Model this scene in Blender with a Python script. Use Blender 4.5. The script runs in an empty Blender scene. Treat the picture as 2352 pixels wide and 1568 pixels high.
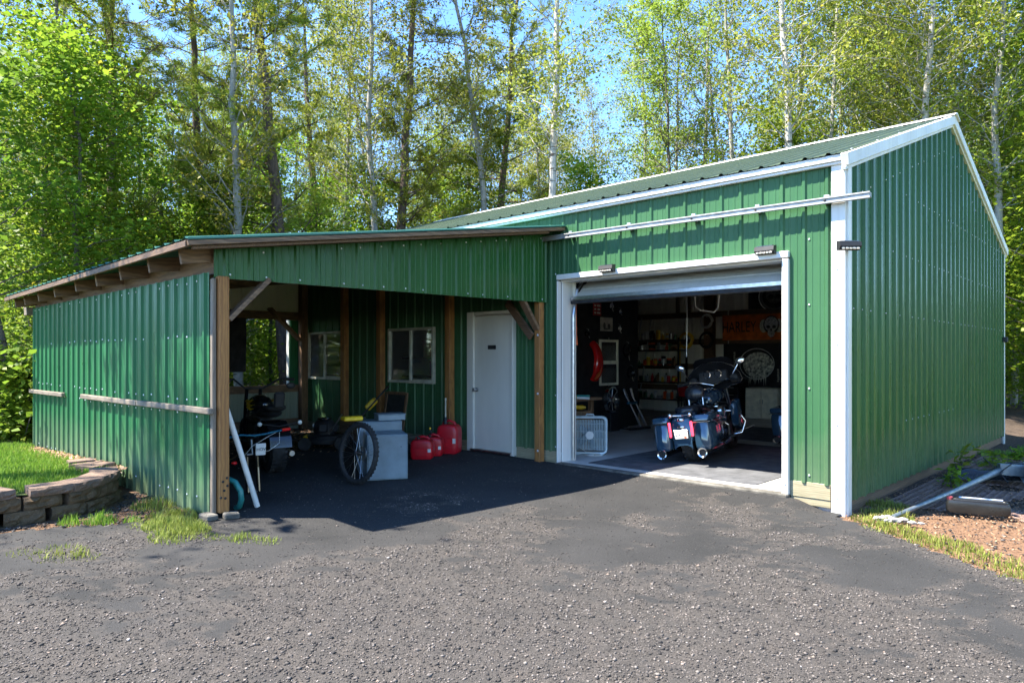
import bpy, math, random
import numpy as np
from mathutils import Vector, Matrix, Euler

SC = bpy.context.scene
COL = SC.collection
PI = math.pi

# ------------------------------------------------------------------ camera
cam_d = bpy.data.cameras.new('camera')
cam = bpy.data.objects.new('camera', cam_d)
COL.objects.link(cam)
CX, CY, CZ, YAW, FP, PY = 2.3547, -7.2635, 1.4326, -0.7603, 1593.24, 817.84
cam.location = (CX, CY, CZ)
cam.rotation_euler = (PI / 2, 0, -YAW)
cam_d.sensor_width = 36
cam_d.lens = FP / 2352 * 36
cam_d.shift_y = (PY - 784) / 2352
cam_d.clip_start = 0.05
cam_d.clip_end = 600
SC.camera = cam

# ------------------------------------------------------------------ world, sun, exposure
SUN = Vector((-0.345, -0.395, 0.850)).normalized()
world = bpy.data.worlds.new('World')
SC.world = world
world.use_nodes = True
wn, wl = world.node_tree.nodes, world.node_tree.links
wn.clear()
w_out = wn.new('ShaderNodeOutputWorld')
w_bg = wn.new('ShaderNodeBackground')
w_bg.inputs['Strength'].default_value = 0.118
sky = wn.new('ShaderNodeTexSky')
sky.sky_type = 'NISHITA'
sky.sun_disc = False
sky.sun_elevation = math.asin(SUN.z)
sky.sun_rotation = math.atan2(SUN.x, SUN.y)
sky.air_density = 1.0
sky.dust_density = 0.0
sky.ozone_density = 4.0
sky.altitude = 1500
# thin fair-weather clouds over the whole sky
w_tc = wn.new('ShaderNodeTexCoord')
w_map = wn.new('ShaderNodeMapping')
w_map.inputs['Scale'].default_value = (2.2, 2.2, 6.0)
w_map.inputs['Location'].default_value = (0.35, 0.1, 0.2)
w_no = wn.new('ShaderNodeTexNoise')
w_no.inputs['Scale'].default_value = 1.7
w_no.inputs['Detail'].default_value = 7
w_ra = wn.new('ShaderNodeMapRange')
w_ra.inputs['From Min'].default_value = 0.69
w_ra.inputs['From Max'].default_value = 0.82
w_ra.inputs['To Max'].default_value = 0.85
w_mix = wn.new('ShaderNodeMix')
w_mix.data_type = 'RGBA'
w_mix.inputs[7].default_value = (8.0, 8.4, 9.0, 1)
wl.new(w_tc.outputs['Generated'], w_map.inputs['Vector'])
wl.new(w_map.outputs['Vector'], w_no.inputs['Vector'])
wl.new(w_no.outputs['Fac'], w_ra.inputs['Value'])
wl.new(w_ra.outputs['Result'], w_mix.inputs[0])
w_hs = wn.new('ShaderNodeHueSaturation')
w_hs.inputs['Saturation'].default_value = 1.12
w_hs.inputs['Hue'].default_value = 0.503
wl.new(sky.outputs['Color'], w_hs.inputs['Color'])
wl.new(w_hs.outputs['Color'], w_mix.inputs[6])
wl.new(w_mix.outputs[2], w_bg.inputs['Color'])
wl.new(w_bg.outputs['Background'], w_out.inputs['Surface'])

sun_d = bpy.data.lights.new('sun', 'SUN')
sun_d.energy = 4.3
sun_d.angle = math.radians(0.53)
sun_d.color = (1.0, 0.935, 0.83)
sun = bpy.data.objects.new('sun', sun_d)
COL.objects.link(sun)
sun.rotation_euler = SUN.to_track_quat('Z', 'Y').to_euler()
sun.location = (-20, -22, 50)

SC.view_settings.view_transform = 'Standard'
SC.view_settings.look = 'None'
SC.view_settings.exposure = 2.34
SC.view_settings.gamma = 1.0
SC.view_settings.use_curve_mapping = False
SC.render.engine = 'CYCLES'
SC.cycles.use_denoising = True
SC.cycles.max_bounces = 7
SC.cycles.diffuse_bounces = 5
SC.cycles.glossy_bounces = 3
SC.cycles.transmission_bounces = 5
SC.cycles.transparent_max_bounces = 8
SC.cycles.caustics_reflective = False
SC.cycles.caustics_refractive = False
SC.cycles.sample_clamp_indirect = 6

# ------------------------------------------------------------------ helpers
def ray_px(u, v):
    a = (u - 1176) / FP
    b = -(v - PY) / FP
    s, c = math.sin(YAW), math.cos(YAW)
    return Vector((s + a * c, c - a * s, b))

def at(u, depth):
    """ground position below picture column u at a distance in metres"""
    d = ray_px(u, PY)
    return Vector((CX + d.x * depth, CY + d.y * depth, 0))

def tag(o, label=None, cat=None, group=None, kind=None):
    if label: o['label'] = label
    if cat: o['category'] = cat
    if group: o['group'] = group
    if kind: o['kind'] = kind
    return o

def empty(name, loc=(0, 0, 0), rz=0.0, label=None, cat=None, group=None):
    o = bpy.data.objects.new(name, None)
    o.empty_display_size = 0.1
    COL.objects.link(o)
    o.location = loc
    o.rotation_euler = (0, 0, rz)
    return tag(o, label, cat, group)

def link(name, me, mat=None, parent=None):
    if mat is not None and not me.materials:
        me.materials.append(mat)
    o = bpy.data.objects.new(name, me)
    COL.objects.link(o)
    if parent is not None:
        o.parent = parent
    return o

def copy_tree(o, parent=None):
    c = o.copy()
    COL.objects.link(c)
    c.parent = parent
    for ch in list(o.children):
        copy_tree(ch, c)
    return c

def np_mesh(name, V, F, smooth=False, attrs=None):
    """V (n,3) float array; F (m,k) int array with k = 3 or 4"""
    V = np.ascontiguousarray(V, dtype=np.float32)
    F = np.ascontiguousarray(F, dtype=np.int32)
    me = bpy.data.meshes.new(name)
    me.vertices.add(len(V))
    me.vertices.foreach_set('co', V.ravel())
    m, k = F.shape
    me.loops.add(m * k)
    me.loops.foreach_set('vertex_index', F.ravel())
    me.polygons.add(m)
    me.polygons.foreach_set('loop_start', np.arange(0, m * k, k, dtype=np.int32))
    if smooth:
        me.polygons.foreach_set('use_smooth', np.ones(m, dtype=bool))
    me.update(calc_edges=True)
    for n, a in (attrs or {}).items():
        at_ = me.attributes.new(n, 'FLOAT', 'POINT')
        at_.data.foreach_set('value', np.ascontiguousarray(a, dtype=np.float32))
    return me

class MB:
    """collects shapes into one mesh"""
    def __init__(self):
        self.v, self.f = [], []
    def add(self, vs, fs):
        n = len(self.v)
        self.v += [tuple(p) for p in vs]
        self.f += [tuple(i + n for i in f) for f in fs]
        return self
    def box(self, c, s, R=None, ch=0.0):
        c = Vector(c)
        hx, hy, hz = s[0] / 2, s[1] / 2, s[2] / 2
        b = min(ch, hx * .9, hy * .9, hz * .9)
        if b <= 0:
            vs = [Vector((x * hx, y * hy, z * hz)) for z in (-1, 1) for y in (-1, 1) for x in (-1, 1)]
            fs = [(0, 2, 3, 1), (4, 5, 7, 6), (0, 1, 5, 4), (2, 6, 7, 3), (0, 4, 6, 2), (1, 3, 7, 5)]
        else:
            vs, idx = [], {}
            for z in (-1, 1):
                for y in (-1, 1):
                    for x in (-1, 1):
                        for ax in range(3):
                            p = [x * (hx - b), y * (hy - b), z * (hz - b)]
                            p[ax] = (x, y, z)[ax] * (hx, hy, hz)[ax]
                            idx[(x, y, z, ax)] = len(vs)
                            vs.append(Vector(p))
            fs = []
            q = [(-1, -1), (1, -1), (1, 1), (-1, 1)]
            for ax in range(3):
                for sg in (-1, 1):
                    f = []
                    for a_, b_ in q:
                        k = [0, 0, 0]
                        k[ax] = sg; k[(ax + 1) % 3] = a_; k[(ax + 2) % 3] = b_
                        f.append(idx[(*k, ax)])
                    fs.append(tuple(f if sg > 0 else f[::-1]))
            for ax in range(3):
                a1, a2 = (ax + 1) % 3, (ax + 2) % 3
                for s1 in (-1, 1):
                    for s2 in (-1, 1):
                        f = []
                        for t, aa in ((-1, a1), (1, a1), (1, a2), (-1, a2)):
                            k = [0, 0, 0]
                            k[ax] = t; k[a1] = s1; k[a2] = s2
                            f.append(idx[(*k, aa)])
                        fs.append(tuple(f if s1 * s2 < 0 else f[::-1]))
            for x in (-1, 1):
                for y in (-1, 1):
                    for z in (-1, 1):
                        f = [idx[(x, y, z, 0)], idx[(x, y, z, 1)], idx[(x, y, z, 2)]]
                        fs.append(tuple(f if x * y * z > 0 else f[::-1]))
        if R is not None:
            vs = [R @ p for p in vs]
        return self.add([p + c for p in vs], fs)
    def beam(self, a, b, w, h, up=(0, 0, 1), ch=0.0):
        """a bar from a to b, w across, h along 'up'"""
        a, b = Vector(a), Vector(b)
        d = b - a
        L = d.length
        y = d.normalized()
        x = y.cross(Vector(up)).normalized()
        z = x.cross(y)
        R = Matrix((x, y, z)).transposed()
        return self.box((a + b) / 2, (w, L, h), R, ch)
    def rings(self, rings, cap=True, closed=True):
        n = len(rings[0])
        vs = [p for r in rings for p in r]
        fs = []
        for i in range(len(rings) - 1):
            for j in range(n if closed else n - 1):
                k = (j + 1) % n
                fs.append((i * n + j, i * n + k, (i + 1) * n + k, (i + 1) * n + j))
        if cap:
            fs.append(tuple(range(n))[::-1])
            fs.append(tuple(range((len(rings) - 1) * n, len(rings) * n)))
        return self.add(vs, fs)
    def tube(self, pts, r, n=8, cap=True, sx=1.0):
        pts = [Vector(p) for p in pts]
        m = len(pts)
        rr = r if hasattr(r, '__len__') else [r] * m
        out = []
        prev = None
        for i, p in enumerate(pts):
            t = (pts[min(i + 1, m - 1)] - pts[max(i - 1, 0)]).normalized()
            if prev is None:
                ref = Vector((0, 0, 1)) if abs(t.z) < .9 else Vector((1, 0, 0))
                x = ref.cross(t).normalized()
            else:
                x = (prev - t * prev.dot(t))
                x = x.normalized() if x.length > 1e-6 else prev
            prev = x
            y = t.cross(x)
            out.append([p + (x * math.cos(2 * PI * k / n) * sx + y * math.sin(2 * PI * k / n)) * rr[i] for k in range(n)])
        return self.rings(out, cap)
    def lathe(self, prof, o=(0, 0, 0), axis=(0, 0, 1), n=24, cap=False, closed_prof=False):
        """prof: (radius, height) pairs turned round axis through o"""
        o = Vector(o)
        z = Vector(axis).normalized()
        ref = Vector((0, 0, 1)) if abs(z.z) < .9 else Vector((1, 0, 0))
        x = ref.cross(z).normalized()
        y = z.cross(x)
        rs = [[o + z * h + (x * math.cos(2 * PI * k / n) + y * math.sin(2 * PI * k / n)) * max(r, 1e-4) for k in range(n)] for r, h in prof]
        if closed_prof:
            rs.append(rs[0])
        return self.rings(rs, cap)
    def ell(self, c, s, R=None, n=14, m=8):
        c = Vector(c)
        rs = []
        for i in range(m + 1):
            t = -PI / 2 + PI * i / m
            r = max(math.cos(t), 1e-3)
            ring = []
            for k in range(n):
                p = Vector((s[0] * r * math.cos(2 * PI * k / n), s[1] * r * math.sin(2 * PI * k / n), s[2] * math.sin(t)))
                ring.append(c + (R @ p if R is not None else p))
            rs.append(ring)
        return self.rings(rs, True)
    def prism(self, poly, d):
        """flat polygon (3-D points) pushed out by vector d"""
        d = Vector(d)
        a = [Vector(p) for p in poly]
        n = len(a)
        fs = [tuple(range(n))[::-1], tuple(range(n, 2 * n))]
        fs += [(i, (i + 1) % n, n + (i + 1) % n, n + i) for i in range(n)]
        return self.add(a + [p + d for p in a], fs)
    def mesh(self, name, smooth=None):
        me = bpy.data.meshes.new(name)
        me.from_pydata(self.v, [], self.f)
        me.validate()
        import bmesh
        bm = bmesh.new()
        bm.from_mesh(me)
        bmesh.ops.recalc_face_normals(bm, faces=bm.faces)
        bm.to_mesh(me)
        bm.free()
        if smooth:
            me.polygons.foreach_set('use_smooth', [True] * len(me.polygons))
            me.set_sharp_from_angle(angle=math.radians(smooth))
        me.update()
        return me
    def build(self, name, mat, parent=None, smooth=None):
        return link(name, self.mesh(name, smooth), mat, parent)

def one_box(name, mat, parent, c, s, ch=0.003, R=None):
    return MB().box(c, s, R, ch).build(name, mat, parent)

def rotz(a):
    return Matrix.Rotation(a, 3, 'Z')
def rotx(a):
    return Matrix.Rotation(a, 3, 'X')
def roty(a):
    return Matrix.Rotation(a, 3, 'Y')

# value noise for shaping the ground and scattering
_rng = np.random.default_rng(11)
_NT = _rng.random((256, 256))
def vnoise(x, y):
    x = np.asarray(x, float); y = np.asarray(y, float)
    xi = np.floor(x).astype(int); yi = np.floor(y).astype(int)
    fx = x - xi; fy = y - yi
    fx = fx * fx * (3 - 2 * fx); fy = fy * fy * (3 - 2 * fy)
    g = lambda a, b: _NT[a % 256, b % 256]
    return (g(xi, yi) * (1 - fx) + g(xi + 1, yi) * fx) * (1 - fy) + (g(xi, yi + 1) * (1 - fx) + g(xi + 1, yi + 1) * fx) * fy
def fbm(x, y, o=4):
    s = 0; a = .5
    for i in range(o):
        s = s + a * vnoise(np.asarray(x) * 2 ** i + 17.3 * i, np.asarray(y) * 2 ** i + 5.1 * i)
        a *= .5
    return s / (1 - .5 ** o)

# ------------------------------------------------------------------ materials
def srgb(r, g, b):
    f = lambda c: (c / 12.92 if c <= .04045 else ((c + .055) / 1.055) ** 2.4)
    return (f(r / 255), f(g / 255), f(b / 255))

def ramp_mix(nt, fac, a, b):
    m = nt.nodes.new('ShaderNodeMix')
    m.data_type = 'RGBA'
    if hasattr(fac, 'is_linked'):
        nt.links.new(fac, m.inputs[0])
    else:
        m.inputs[0].default_value = fac
    for i, c in ((6, a), (7, b)):
        if hasattr(c, 'is_linked'):
            nt.links.new(c, m.inputs[i])
        else:
            m.inputs[i].default_value = (*c[:3], 1)
    return m.outputs[2]

def noise(nt, scale, detail=4, vec=None, rough=.55, stretch=None, coord='Object'):
    n = nt.nodes.new('ShaderNodeTexNoise')
    n.inputs['Scale'].default_value = scale
    n.inputs['Detail'].default_value = detail
    n.inputs['Roughness'].default_value = rough
    tc = nt.nodes.new('ShaderNodeTexCoord')
    src = vec or tc.outputs[coord]
    if stretch:
        mp = nt.nodes.new('ShaderNodeMapping')
        mp.inputs['Scale'].default_value = stretch
        nt.links.new(src, mp.inputs['Vector'])
        src = mp.outputs['Vector']
    nt.links.new(src, n.inputs['Vector'])
    return n.outputs['Fac']

def mrange(nt, fac, a, b, c=0., d=1.):
    n = nt.nodes.new('ShaderNodeMapRange')
    nt.links.new(fac, n.inputs['Value'])
    for k, v in zip(('From Min', 'From Max', 'To Min', 'To Max'), (a, b, c, d)):
        n.inputs[k].default_value = v
    return n.outputs['Result']

def bump(nt, p, h, strength, dist=.01):
    b = nt.nodes.new('ShaderNodeBump')
    b.inputs['Strength'].default_value = strength
    b.inputs['Distance'].default_value = dist
    nt.links.new(h, b.inputs['Height'])
    nt.links.new(b.outputs['Normal'], p.inputs['Normal'])
    return b

def M(name, col, rough=.5, metal=0., var=.12, vscale=6., bmp=0., bscale=60., coat=0., spec=.5, stretch=None, dark=None, wear=0., emit=None):
    m = bpy.data.materials.new(name)
    m.use_nodes = True
    nt = m.node_tree
    p = nt.nodes['Principled BSDF']
    p.inputs['Metallic'].default_value = metal
    p.inputs['Specular IOR Level'].default_value = spec
    p.inputs['Coat Weight'].default_value = coat
    p.inputs['Coat Roughness'].default_value = .06
    n = noise(nt, vscale, 6, stretch=stretch)
    d = dark or tuple(c * (1 - 2.2 * var) for c in col)
    l = tuple(min(1, c * (1 + var)) for c in col)
    nt.links.new(ramp_mix(nt, mrange(nt, n, .32, .68), d, l), p.inputs['Base Color'])
    nt.links.new(mrange(nt, n, .3, .7, min(1, rough * 1.18), rough * .85), p.inputs['Roughness'])
    if bmp:
        bump(nt, p, noise(nt, bscale, 4, stretch=stretch), bmp)
    if emit:
        p.inputs['Emission Color'].default_value = (*emit[:3], 1)
        p.inputs['Emission Strength'].default_value = emit[3]
    return m

def wood(name, light, dark, axis='Z', rough=.7, scale=9., knots=True):
    m = bpy.data.materials.new(name)
    m.use_nodes = True
    nt = m.node_tree
    p = nt.nodes['Principled BSDF']
    st = {'Z': (1, 1, .05), 'X': (.05, 1, 1), 'Y': (1, .05, 1)}[axis]
    g = noise(nt, scale * 3, 6, stretch=st, rough=.6)
    w = nt.nodes.new('ShaderNodeTexWave')
    w.wave_type = 'RINGS'
    w.rings_direction = axis
    w.inputs['Scale'].default_value = scale * 1.6
    w.inputs['Distortion'].default_value = 9
    w.inputs['Detail'].default_value = 3
    w.inputs['Detail Scale'].default_value = .8
    tc = nt.nodes.new('ShaderNodeTexCoord')
    mp = nt.nodes.new('ShaderNodeMapping')
    mp.inputs['Scale'].default_value = tuple(.35 if s < 1 else 1 for s in st)
    nt.links.new(tc.outputs['Object'], mp.inputs['Vector'])
    nt.links.new(mp.outputs['Vector'], w.inputs['Vector'])
    a = ramp_mix(nt, mrange(nt, w.outputs['Fac'], .1, .9), dark, light)
    b = ramp_mix(nt, mrange(nt, g, .3, .7), tuple(c * .72 for c in dark), tuple(min(1, c * 1.1) for c in light))
    c_ = ramp_mix(nt, .5, a, b)
    stain = mrange(nt, noise(nt, 2.3, 3), .35, .7)
    nt.links.new(ramp_mix(nt, stain, c_, ramp_mix(nt, .4, c_, dark)), p.inputs['Base Color'])
    p.inputs['Roughness'].default_value = rough
    bump(nt, p, g, .35, .004)
    return m

def painted_metal(name, col, rough=.3, dirt=0.0, dust=0.0, spec=.38):
    """factory-painted steel sheet: slight chalking, faint waviness in the reflections"""
    m = bpy.data.materials.new(name)
    m.use_nodes = True
    nt = m.node_tree
    p = nt.nodes['Principled BSDF']
    n = noise(nt, 1.3, 5, stretch=(1, 1, .35))
    c = ramp_mix(nt, mrange(nt, n, .3, .7), tuple(x * .86 for x in col), tuple(min(1, x * 1.08 + .004) for x in col))
    if dirt:
        s = noise(nt, 16, 5, stretch=(1, 1, .04))
        c = ramp_mix(nt, mrange(nt, s, .5, .8, 0, dirt), c, (.28, .25, .19))
    if dust:          # soil splashed up from the ground, ragged upper edge
        tcn = nt.nodes.new('ShaderNodeTexCoord'); sep = nt.nodes.new('ShaderNodeSeparateXYZ')
        nt.links.new(tcn.outputs['Object'], sep.inputs[0])
        ad = nt.nodes.new('ShaderNodeMath'); ad.operation = 'MULTIPLY_ADD'
        nt.links.new(noise(nt, 5, 6, stretch=(1, 1, .5), rough=.7), ad.inputs[0]); ad.inputs[1].default_value = -.9
        nt.links.new(sep.outputs['Z'], ad.inputs[2])
        c = ramp_mix(nt, mrange(nt, ad.outputs[0], -.42, .25, dust, 0), c, (.30, .27, .19))
    nt.links.new(c, p.inputs['Base Color'])
    nt.links.new(mrange(nt, noise(nt, 7, 4, stretch=(1, 1, .2)), .3, .7, rough * .8, rough * 1.3), p.inputs['Roughness'])
    p.inputs['Specular IOR Level'].default_value = spec
    bump(nt, p, noise(nt, 2.2, 3, stretch=(1, 1, .6)), .35, .022)
    return m

def leaf_mat(name, c_dark, c_light, c_tint, trans=.38, gloss=.45):
    m = bpy.data.materials.new(name)
    m.use_nodes = True
    nt = m.node_tree
    p = nt.nodes['Principled BSDF']
    out = nt.nodes['Material Output']
    a = nt.nodes.new('ShaderNodeAttribute')
    a.attribute_name = 'tint'
    oi = nt.nodes.new('ShaderNodeObjectInfo')
    c = ramp_mix(nt, mrange(nt, a.outputs['Fac'], 0, .8), c_dark, c_light)
    c = ramp_mix(nt, mrange(nt, a.outputs['Fac'], .86, 1.0, 0, .8), c, c_tint)
    hsv = nt.nodes.new('ShaderNodeHueSaturation')
    nt.links.new(c, hsv.inputs['Color'])
    nt.links.new(mrange(nt, oi.outputs['Random'], 0, 1, .470, .503), hsv.inputs['Hue'])
    nt.links.new(mrange(nt, oi.outputs['Random'], 0, 1, .8, 1.15), hsv.inputs['Value'])
    nt.links.new(hsv.outputs['Color'], p.inputs['Base Color'])
    p.inputs['Roughness'].default_value = gloss + .14
    p.inputs['Specular IOR Level'].default_value = .25
    t = nt.nodes.new('ShaderNodeBsdfTranslucent')
    nt.links.new(hsv.outputs['Color'], t.inputs['Color'])
    mx = nt.nodes.new('ShaderNodeMixShader')
    mx.inputs[0].default_value = trans
    nt.links.new(p.outputs[0], mx.inputs[1])
    nt.links.new(t.outputs[0], mx.inputs[2])
    nt.links.new(mx.outputs[0], out.inputs['Surface'])
    return m

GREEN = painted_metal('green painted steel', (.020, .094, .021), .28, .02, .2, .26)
GREEN_F = painted_metal('lighter green painted steel', (.040, .122, .050), .38, .03, .2, .2)  # lighter, greyer green than the gable sheets
GREEN_L = painted_metal('dusty green painted steel', (.018, .122, .044), .34, .03, .35, .18)
WHITE = painted_metal('white painted steel', (.74, .73, .68), .35, .25)
CREAM = painted_metal('pale liner steel', (.74, .72, .62), .45, .08)
ROOFG = painted_metal('green roofing with pale sheen', (.058, .085, .045), .42, .08)  # paler base colour has the roof's grazing sheen put into it
GALVD = M('dull galvanised steel', (.26, .30, .32), .45, .7, .15, 10, .15)
GALV = M('galvanised steel', (.55, .58, .60), .38, .85, .1, 12, .1)
POST = wood('treated post timber', (.42, .195, .052), (.21, .088, .026), 'Z')
POSTG = wood('weathered post timber', (.24, .195, .145), (.12, .095, .07), 'Z')
BEAMX = wood('brown timber along wall', (.20, .115, .06), (.085, .05, .03), 'X')
BEAMY = wood('brown timber along rafters', (.25, .15, .08), (.10, .06, .035), 'Y')
BEAMZ = wood('brown stud timber', (.22, .12, .055), (.10, .055, .03), 'Z')
RAILW = wood('grey weathered rail', (.27, .22, .165), (.12, .095, .07), 'X')
SKIRT = wood('mossy skirt board', (.40, .34, .22), (.21, .19, .11), 'X')
CONC = M('concrete', (.36, .355, .34), .85, 0, .12, 3, .25, 90)
CONCB = M('concrete block', (.13, .12, .10), .95, 0, .25, 8, .6, 70)
RUBBER = M('black rubber', (.018, .018, .018), .75, 0, .15, 14, .2, 120)
BLACKG = M('gloss black', (.010, .010, .012), .12, 0, .1, 5, 0, coat=.6)
BLACKM = M('matt black', (.016, .016, .017), .6, 0, .15, 9)
BLUEBK = M('blue black lacquer with sky reflection', (.030, .070, .115), .12, .3, .12, 4, 0, coat=1.0)  # blue-black paint, base lifted to carry sky reflections on the bags
CHROME = M('chrome', (.82, .82, .82), .10, 1., .05, 8)
STEEL = M('brushed steel', (.50, .50, .50), .32, 1., .08, 20)
REDP = M('red plastic', (.50, .008, .018), .36, 0, .12, 6, .1, 80)
REDL = M('red lacquer', (.70, .012, .012), .12, 0, .1, 4, coat=1.0)
YELL = M('yellow plastic', (.75, .48, .015), .42, 0, .1, 8)
ORANGE = M('orange plastic', (.75, .13, .03), .5, 0, .1, 8)
GREYB = M('blue grey enamel', (.150, .205, .235), .40, 0, .16, 3, .08, 30)
SCREW = M('screw head zinc', (.80, .82, .82), .30, .6, .05, 20)
WHITEP = M('white plastic', (.68, .68, .64), .45, 0, .06, 9)
# ------------------------------------------------------------------ ribbed steel sheets
def ribbed(name, parent, o, ud, nd, vd, s0, s1, tb, tt, mat, pitch=.2286, phase=0., h=.019, per=4, rnd=random.Random(3)):
    o, ud, nd, vd = Vector(o), Vector(ud), Vector(nd), Vector(vd)
    fb = tb if callable(tb) else (lambda s: tb)
    ft = tt if callable(tt) else (lambda s: tt)
    k = pitch / .2286
    prof = [(-.030 * k, 0), (-.013 * k, h), (.013 * k, h), (.030 * k, 0), (.066 * k, 0), (.072 * k, .0035), (.082 * k, .0035), (.088 * k, 0),
            (.141 * k, 0), (.147 * k, .0035), (.157 * k, .0035), (.163 * k, 0)]
    pts = []
    n0 = math.floor((s0 - phase) / pitch) - 1
    n1 = math.ceil((s1 - phase) / pitch) + 1
    for n in range(n0, n1 + 1):
        for ds, hh in prof:
            pts.append((phase + n * pitch + ds, hh))
    def height(s):
        for i in range(len(pts) - 1):
            if pts[i][0] <= s <= pts[i + 1][0]:
                a, b = pts[i], pts[i + 1]
                return a[1] + (b[1] - a[1]) * (s - a[0]) / max(1e-9, b[0] - a[0])
        return 0
    w = pitch * per
    first = math.floor((s0 - phase + .04) / w)
    out = []
    j = first
    while phase - .045 + j * w < s1 - 1e-4:
        a, b = max(s0, phase - .045 + j * w), min(s1, phase - .045 + (j + 1) * w + .02)
        if b - a > .01:
            ss = [(a, height(a))] + [(s, hh) for s, hh in pts if a + 1e-4 < s < b - 1e-4] + [(b, height(b))]
            off = (j % 2) * .0012
            tilt = rnd.uniform(-.0015, .0015)
            vs, fs = [], []
            for s, hh in ss:
                for t, e in ((fb(s), tilt), ((fb(s) + ft(s)) / 2, 0), (ft(s), -tilt)):
                    vs.append(o + ud * s + vd * t + nd * (hh + off + e))
            for i in range(len(ss) - 1):
                for q in range(2):
                    fs.append((i * 3 + q, i * 3 + 3 + q, i * 3 + 4 + q, i * 3 + 1 + q))
            me = bpy.data.meshes.new(name)
            me.from_pydata([tuple(v) for v in vs], [], fs)
            me.update()
            out.append(link(name, me, mat, parent))
        j += 1
    return out

def screws(name, parent, pts, nd, r=.008):
    nd = Vector(nd)
    mb = MB()
    for p in pts:
        mb.lathe([(r * 1.25, 0), (r * 1.25, .002), (r * .8, .006), (.0005, .0075)], Vector(p), nd, 6)
    o = mb.build(name, SCREW, parent)
    o['kind'] = 'stuff'
    return o

XV, YV, ZV = Vector((1, 0, 0)), Vector((0, 1, 0)), Vector((0, 0, 1))
XL = -11.0          # left end of the garage
EZ, PZ, PYR, RY, RZ = 3.43, 4.93, 4.50, 8.93, 3.50
gar = empty('metal_garage', (0, 0, 0), 0, 'large green ribbed steel garage with white trim, gable end and open overhead door', 'garage')

def sheet(x0, x1, zb, zt, mat=None, nm='wall_panel'):
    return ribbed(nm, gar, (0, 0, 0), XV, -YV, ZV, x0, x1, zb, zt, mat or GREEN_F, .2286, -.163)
WZB, WZT = .13, 3.345
for a, b in ((XL, -10.14), (-8.90, -7.47), (-6.25, -5.45), (-4.47, -3.675), (-.545, -.07)):
    sheet(a, b, WZB, WZT)
for a, b in ((-10.14, -8.90), (-7.47, -6.25)):
    sheet(a, b, WZB, .985)
    sheet(a, b, 1.905, WZT)
sheet(-5.45, -4.47, 2.10, WZT)
sheet(-3.675, -.545, 2.515, WZT)
# skirt boards in lengths below the sheets
for a, b in ((XL, -9.0), (-8.98, -5.46), (-4.46, -3.69), (-.535, -.13)):
    one_box('skirt_board', SKIRT, gar, ((a + b) / 2, .012, .06), (b - a, .036, .16), .004)
one_box('skirt_board', SKIRT, gar, (-.33, .02, -.06), (.40, .036, .075), .004)
# gable end
def gtop(y):
    return (EZ + (PZ - EZ) * (y + .05) / (PYR + .05) if y < PYR else PZ + (RZ - PZ) * (y - PYR) / (RY - PYR)) - .10
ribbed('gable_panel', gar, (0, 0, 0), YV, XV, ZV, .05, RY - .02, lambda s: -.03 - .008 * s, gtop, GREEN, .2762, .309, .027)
one_box('skirt_board', BEAMY, gar, (-.03, 4.4, -.12), (.036, 8.8, .22), .004)
# rear and far left walls
ribbed('rear_panel', gar, (0, RY, 0), XV, YV, ZV, XL, -.02, 0, RZ - .05, GREEN, .2286, 0)
ribbed('end_panel', gar, (XL, 0, 0), YV, -XV, ZV, .03, RY - .02, -.05, gtop, GREEN, .2762, .2)
# roof
sl = math.hypot(PYR + .10, PZ - EZ)
vd = Vector((0, PYR + .10, PZ - EZ)).normalized()
nd = Vector((0, -vd.z, vd.y))
ribbed('roof_panel', gar, (0, -.10, EZ), XV, nd, vd, XL - .42, .03, 0, sl, ROOFG, .2286, -.12, .021)
sl2 = math.hypot(RY + .1 - PYR, PZ - RZ)
vd2 = Vector((0, -(RY + .1 - PYR), PZ - RZ)).normalized()
nd2 = Vector((0, vd2.z, -vd2.y))
ribbed('roof_panel', gar, (0, RY + .10, RZ), XV, nd2, vd2, XL - .42, .03, 0, sl2, ROOFG, .2286, -.12, .021)
screws('roof_screws', gar, [Vector((-.163 + .115 + .043 - k * .2286 + dx, -.10, EZ)) + vd * t + nd * .003 for k in range(52) for t in (.35, 1.25, 2.15, 3.05, 3.95, 4.5) for dx in (0.0,)], nd, .010)
mb = MB()
x = XL - .43
seg = 0
while x < .04:                                  # ridge cap, lapped lengths
    x2 = min(x + 3.05, .05)
    d = .004 * (seg % 2)
    ring = [[(xx, PYR - .21, PZ - .048 + d), (xx, PYR - .2, PZ - .035 + d), (xx, PYR - .02, PZ + .03 + d), (xx, PYR + .02, PZ + .03 + d), (xx, PYR + .2, PZ - .035 + d), (xx, PYR + .2, PZ - .048 + d), (xx, PYR, PZ + .014 + d)] for xx in (x, x2 + .05)]
    MB().rings([[Vector(p) for p in r] for r in ring]).build('ridge_cap', WHITE, gar)
    x = x2
    seg += 1
    if x2 >= .05: break
# eave trim on the front: two stepped strips
one_box('eave_trim', WHITE, gar, ((XL) / 2, -.048, 3.395), (-XL, .07, .066), .006)
one_box('eave_trim', WHITE, gar, ((XL) / 2, -.040, 3.347), (-XL, .048, .028), .005)
# rake trim on the gable end
for (y0, z0, y1, z1) in ((-.09, EZ - .005, PYR, PZ + .005), (PYR, PZ + .005, RY + .1, RZ - .01)):
    mb = MB()
    mb.beam((.035, y0, z0 - .062), (.035, y1, z1 - .062), .075, .125, (0, 0, 1), .006)
    mb.build('rake_trim', WHITE, gar)
    mb = MB()
    mb.beam((.020, y0 + .01, z0 - .146), (.020, y1, z1 - .146), .045, .038, (0, 0, 1), .005)
    mb.build('rake_trim', WHITE, gar)
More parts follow.
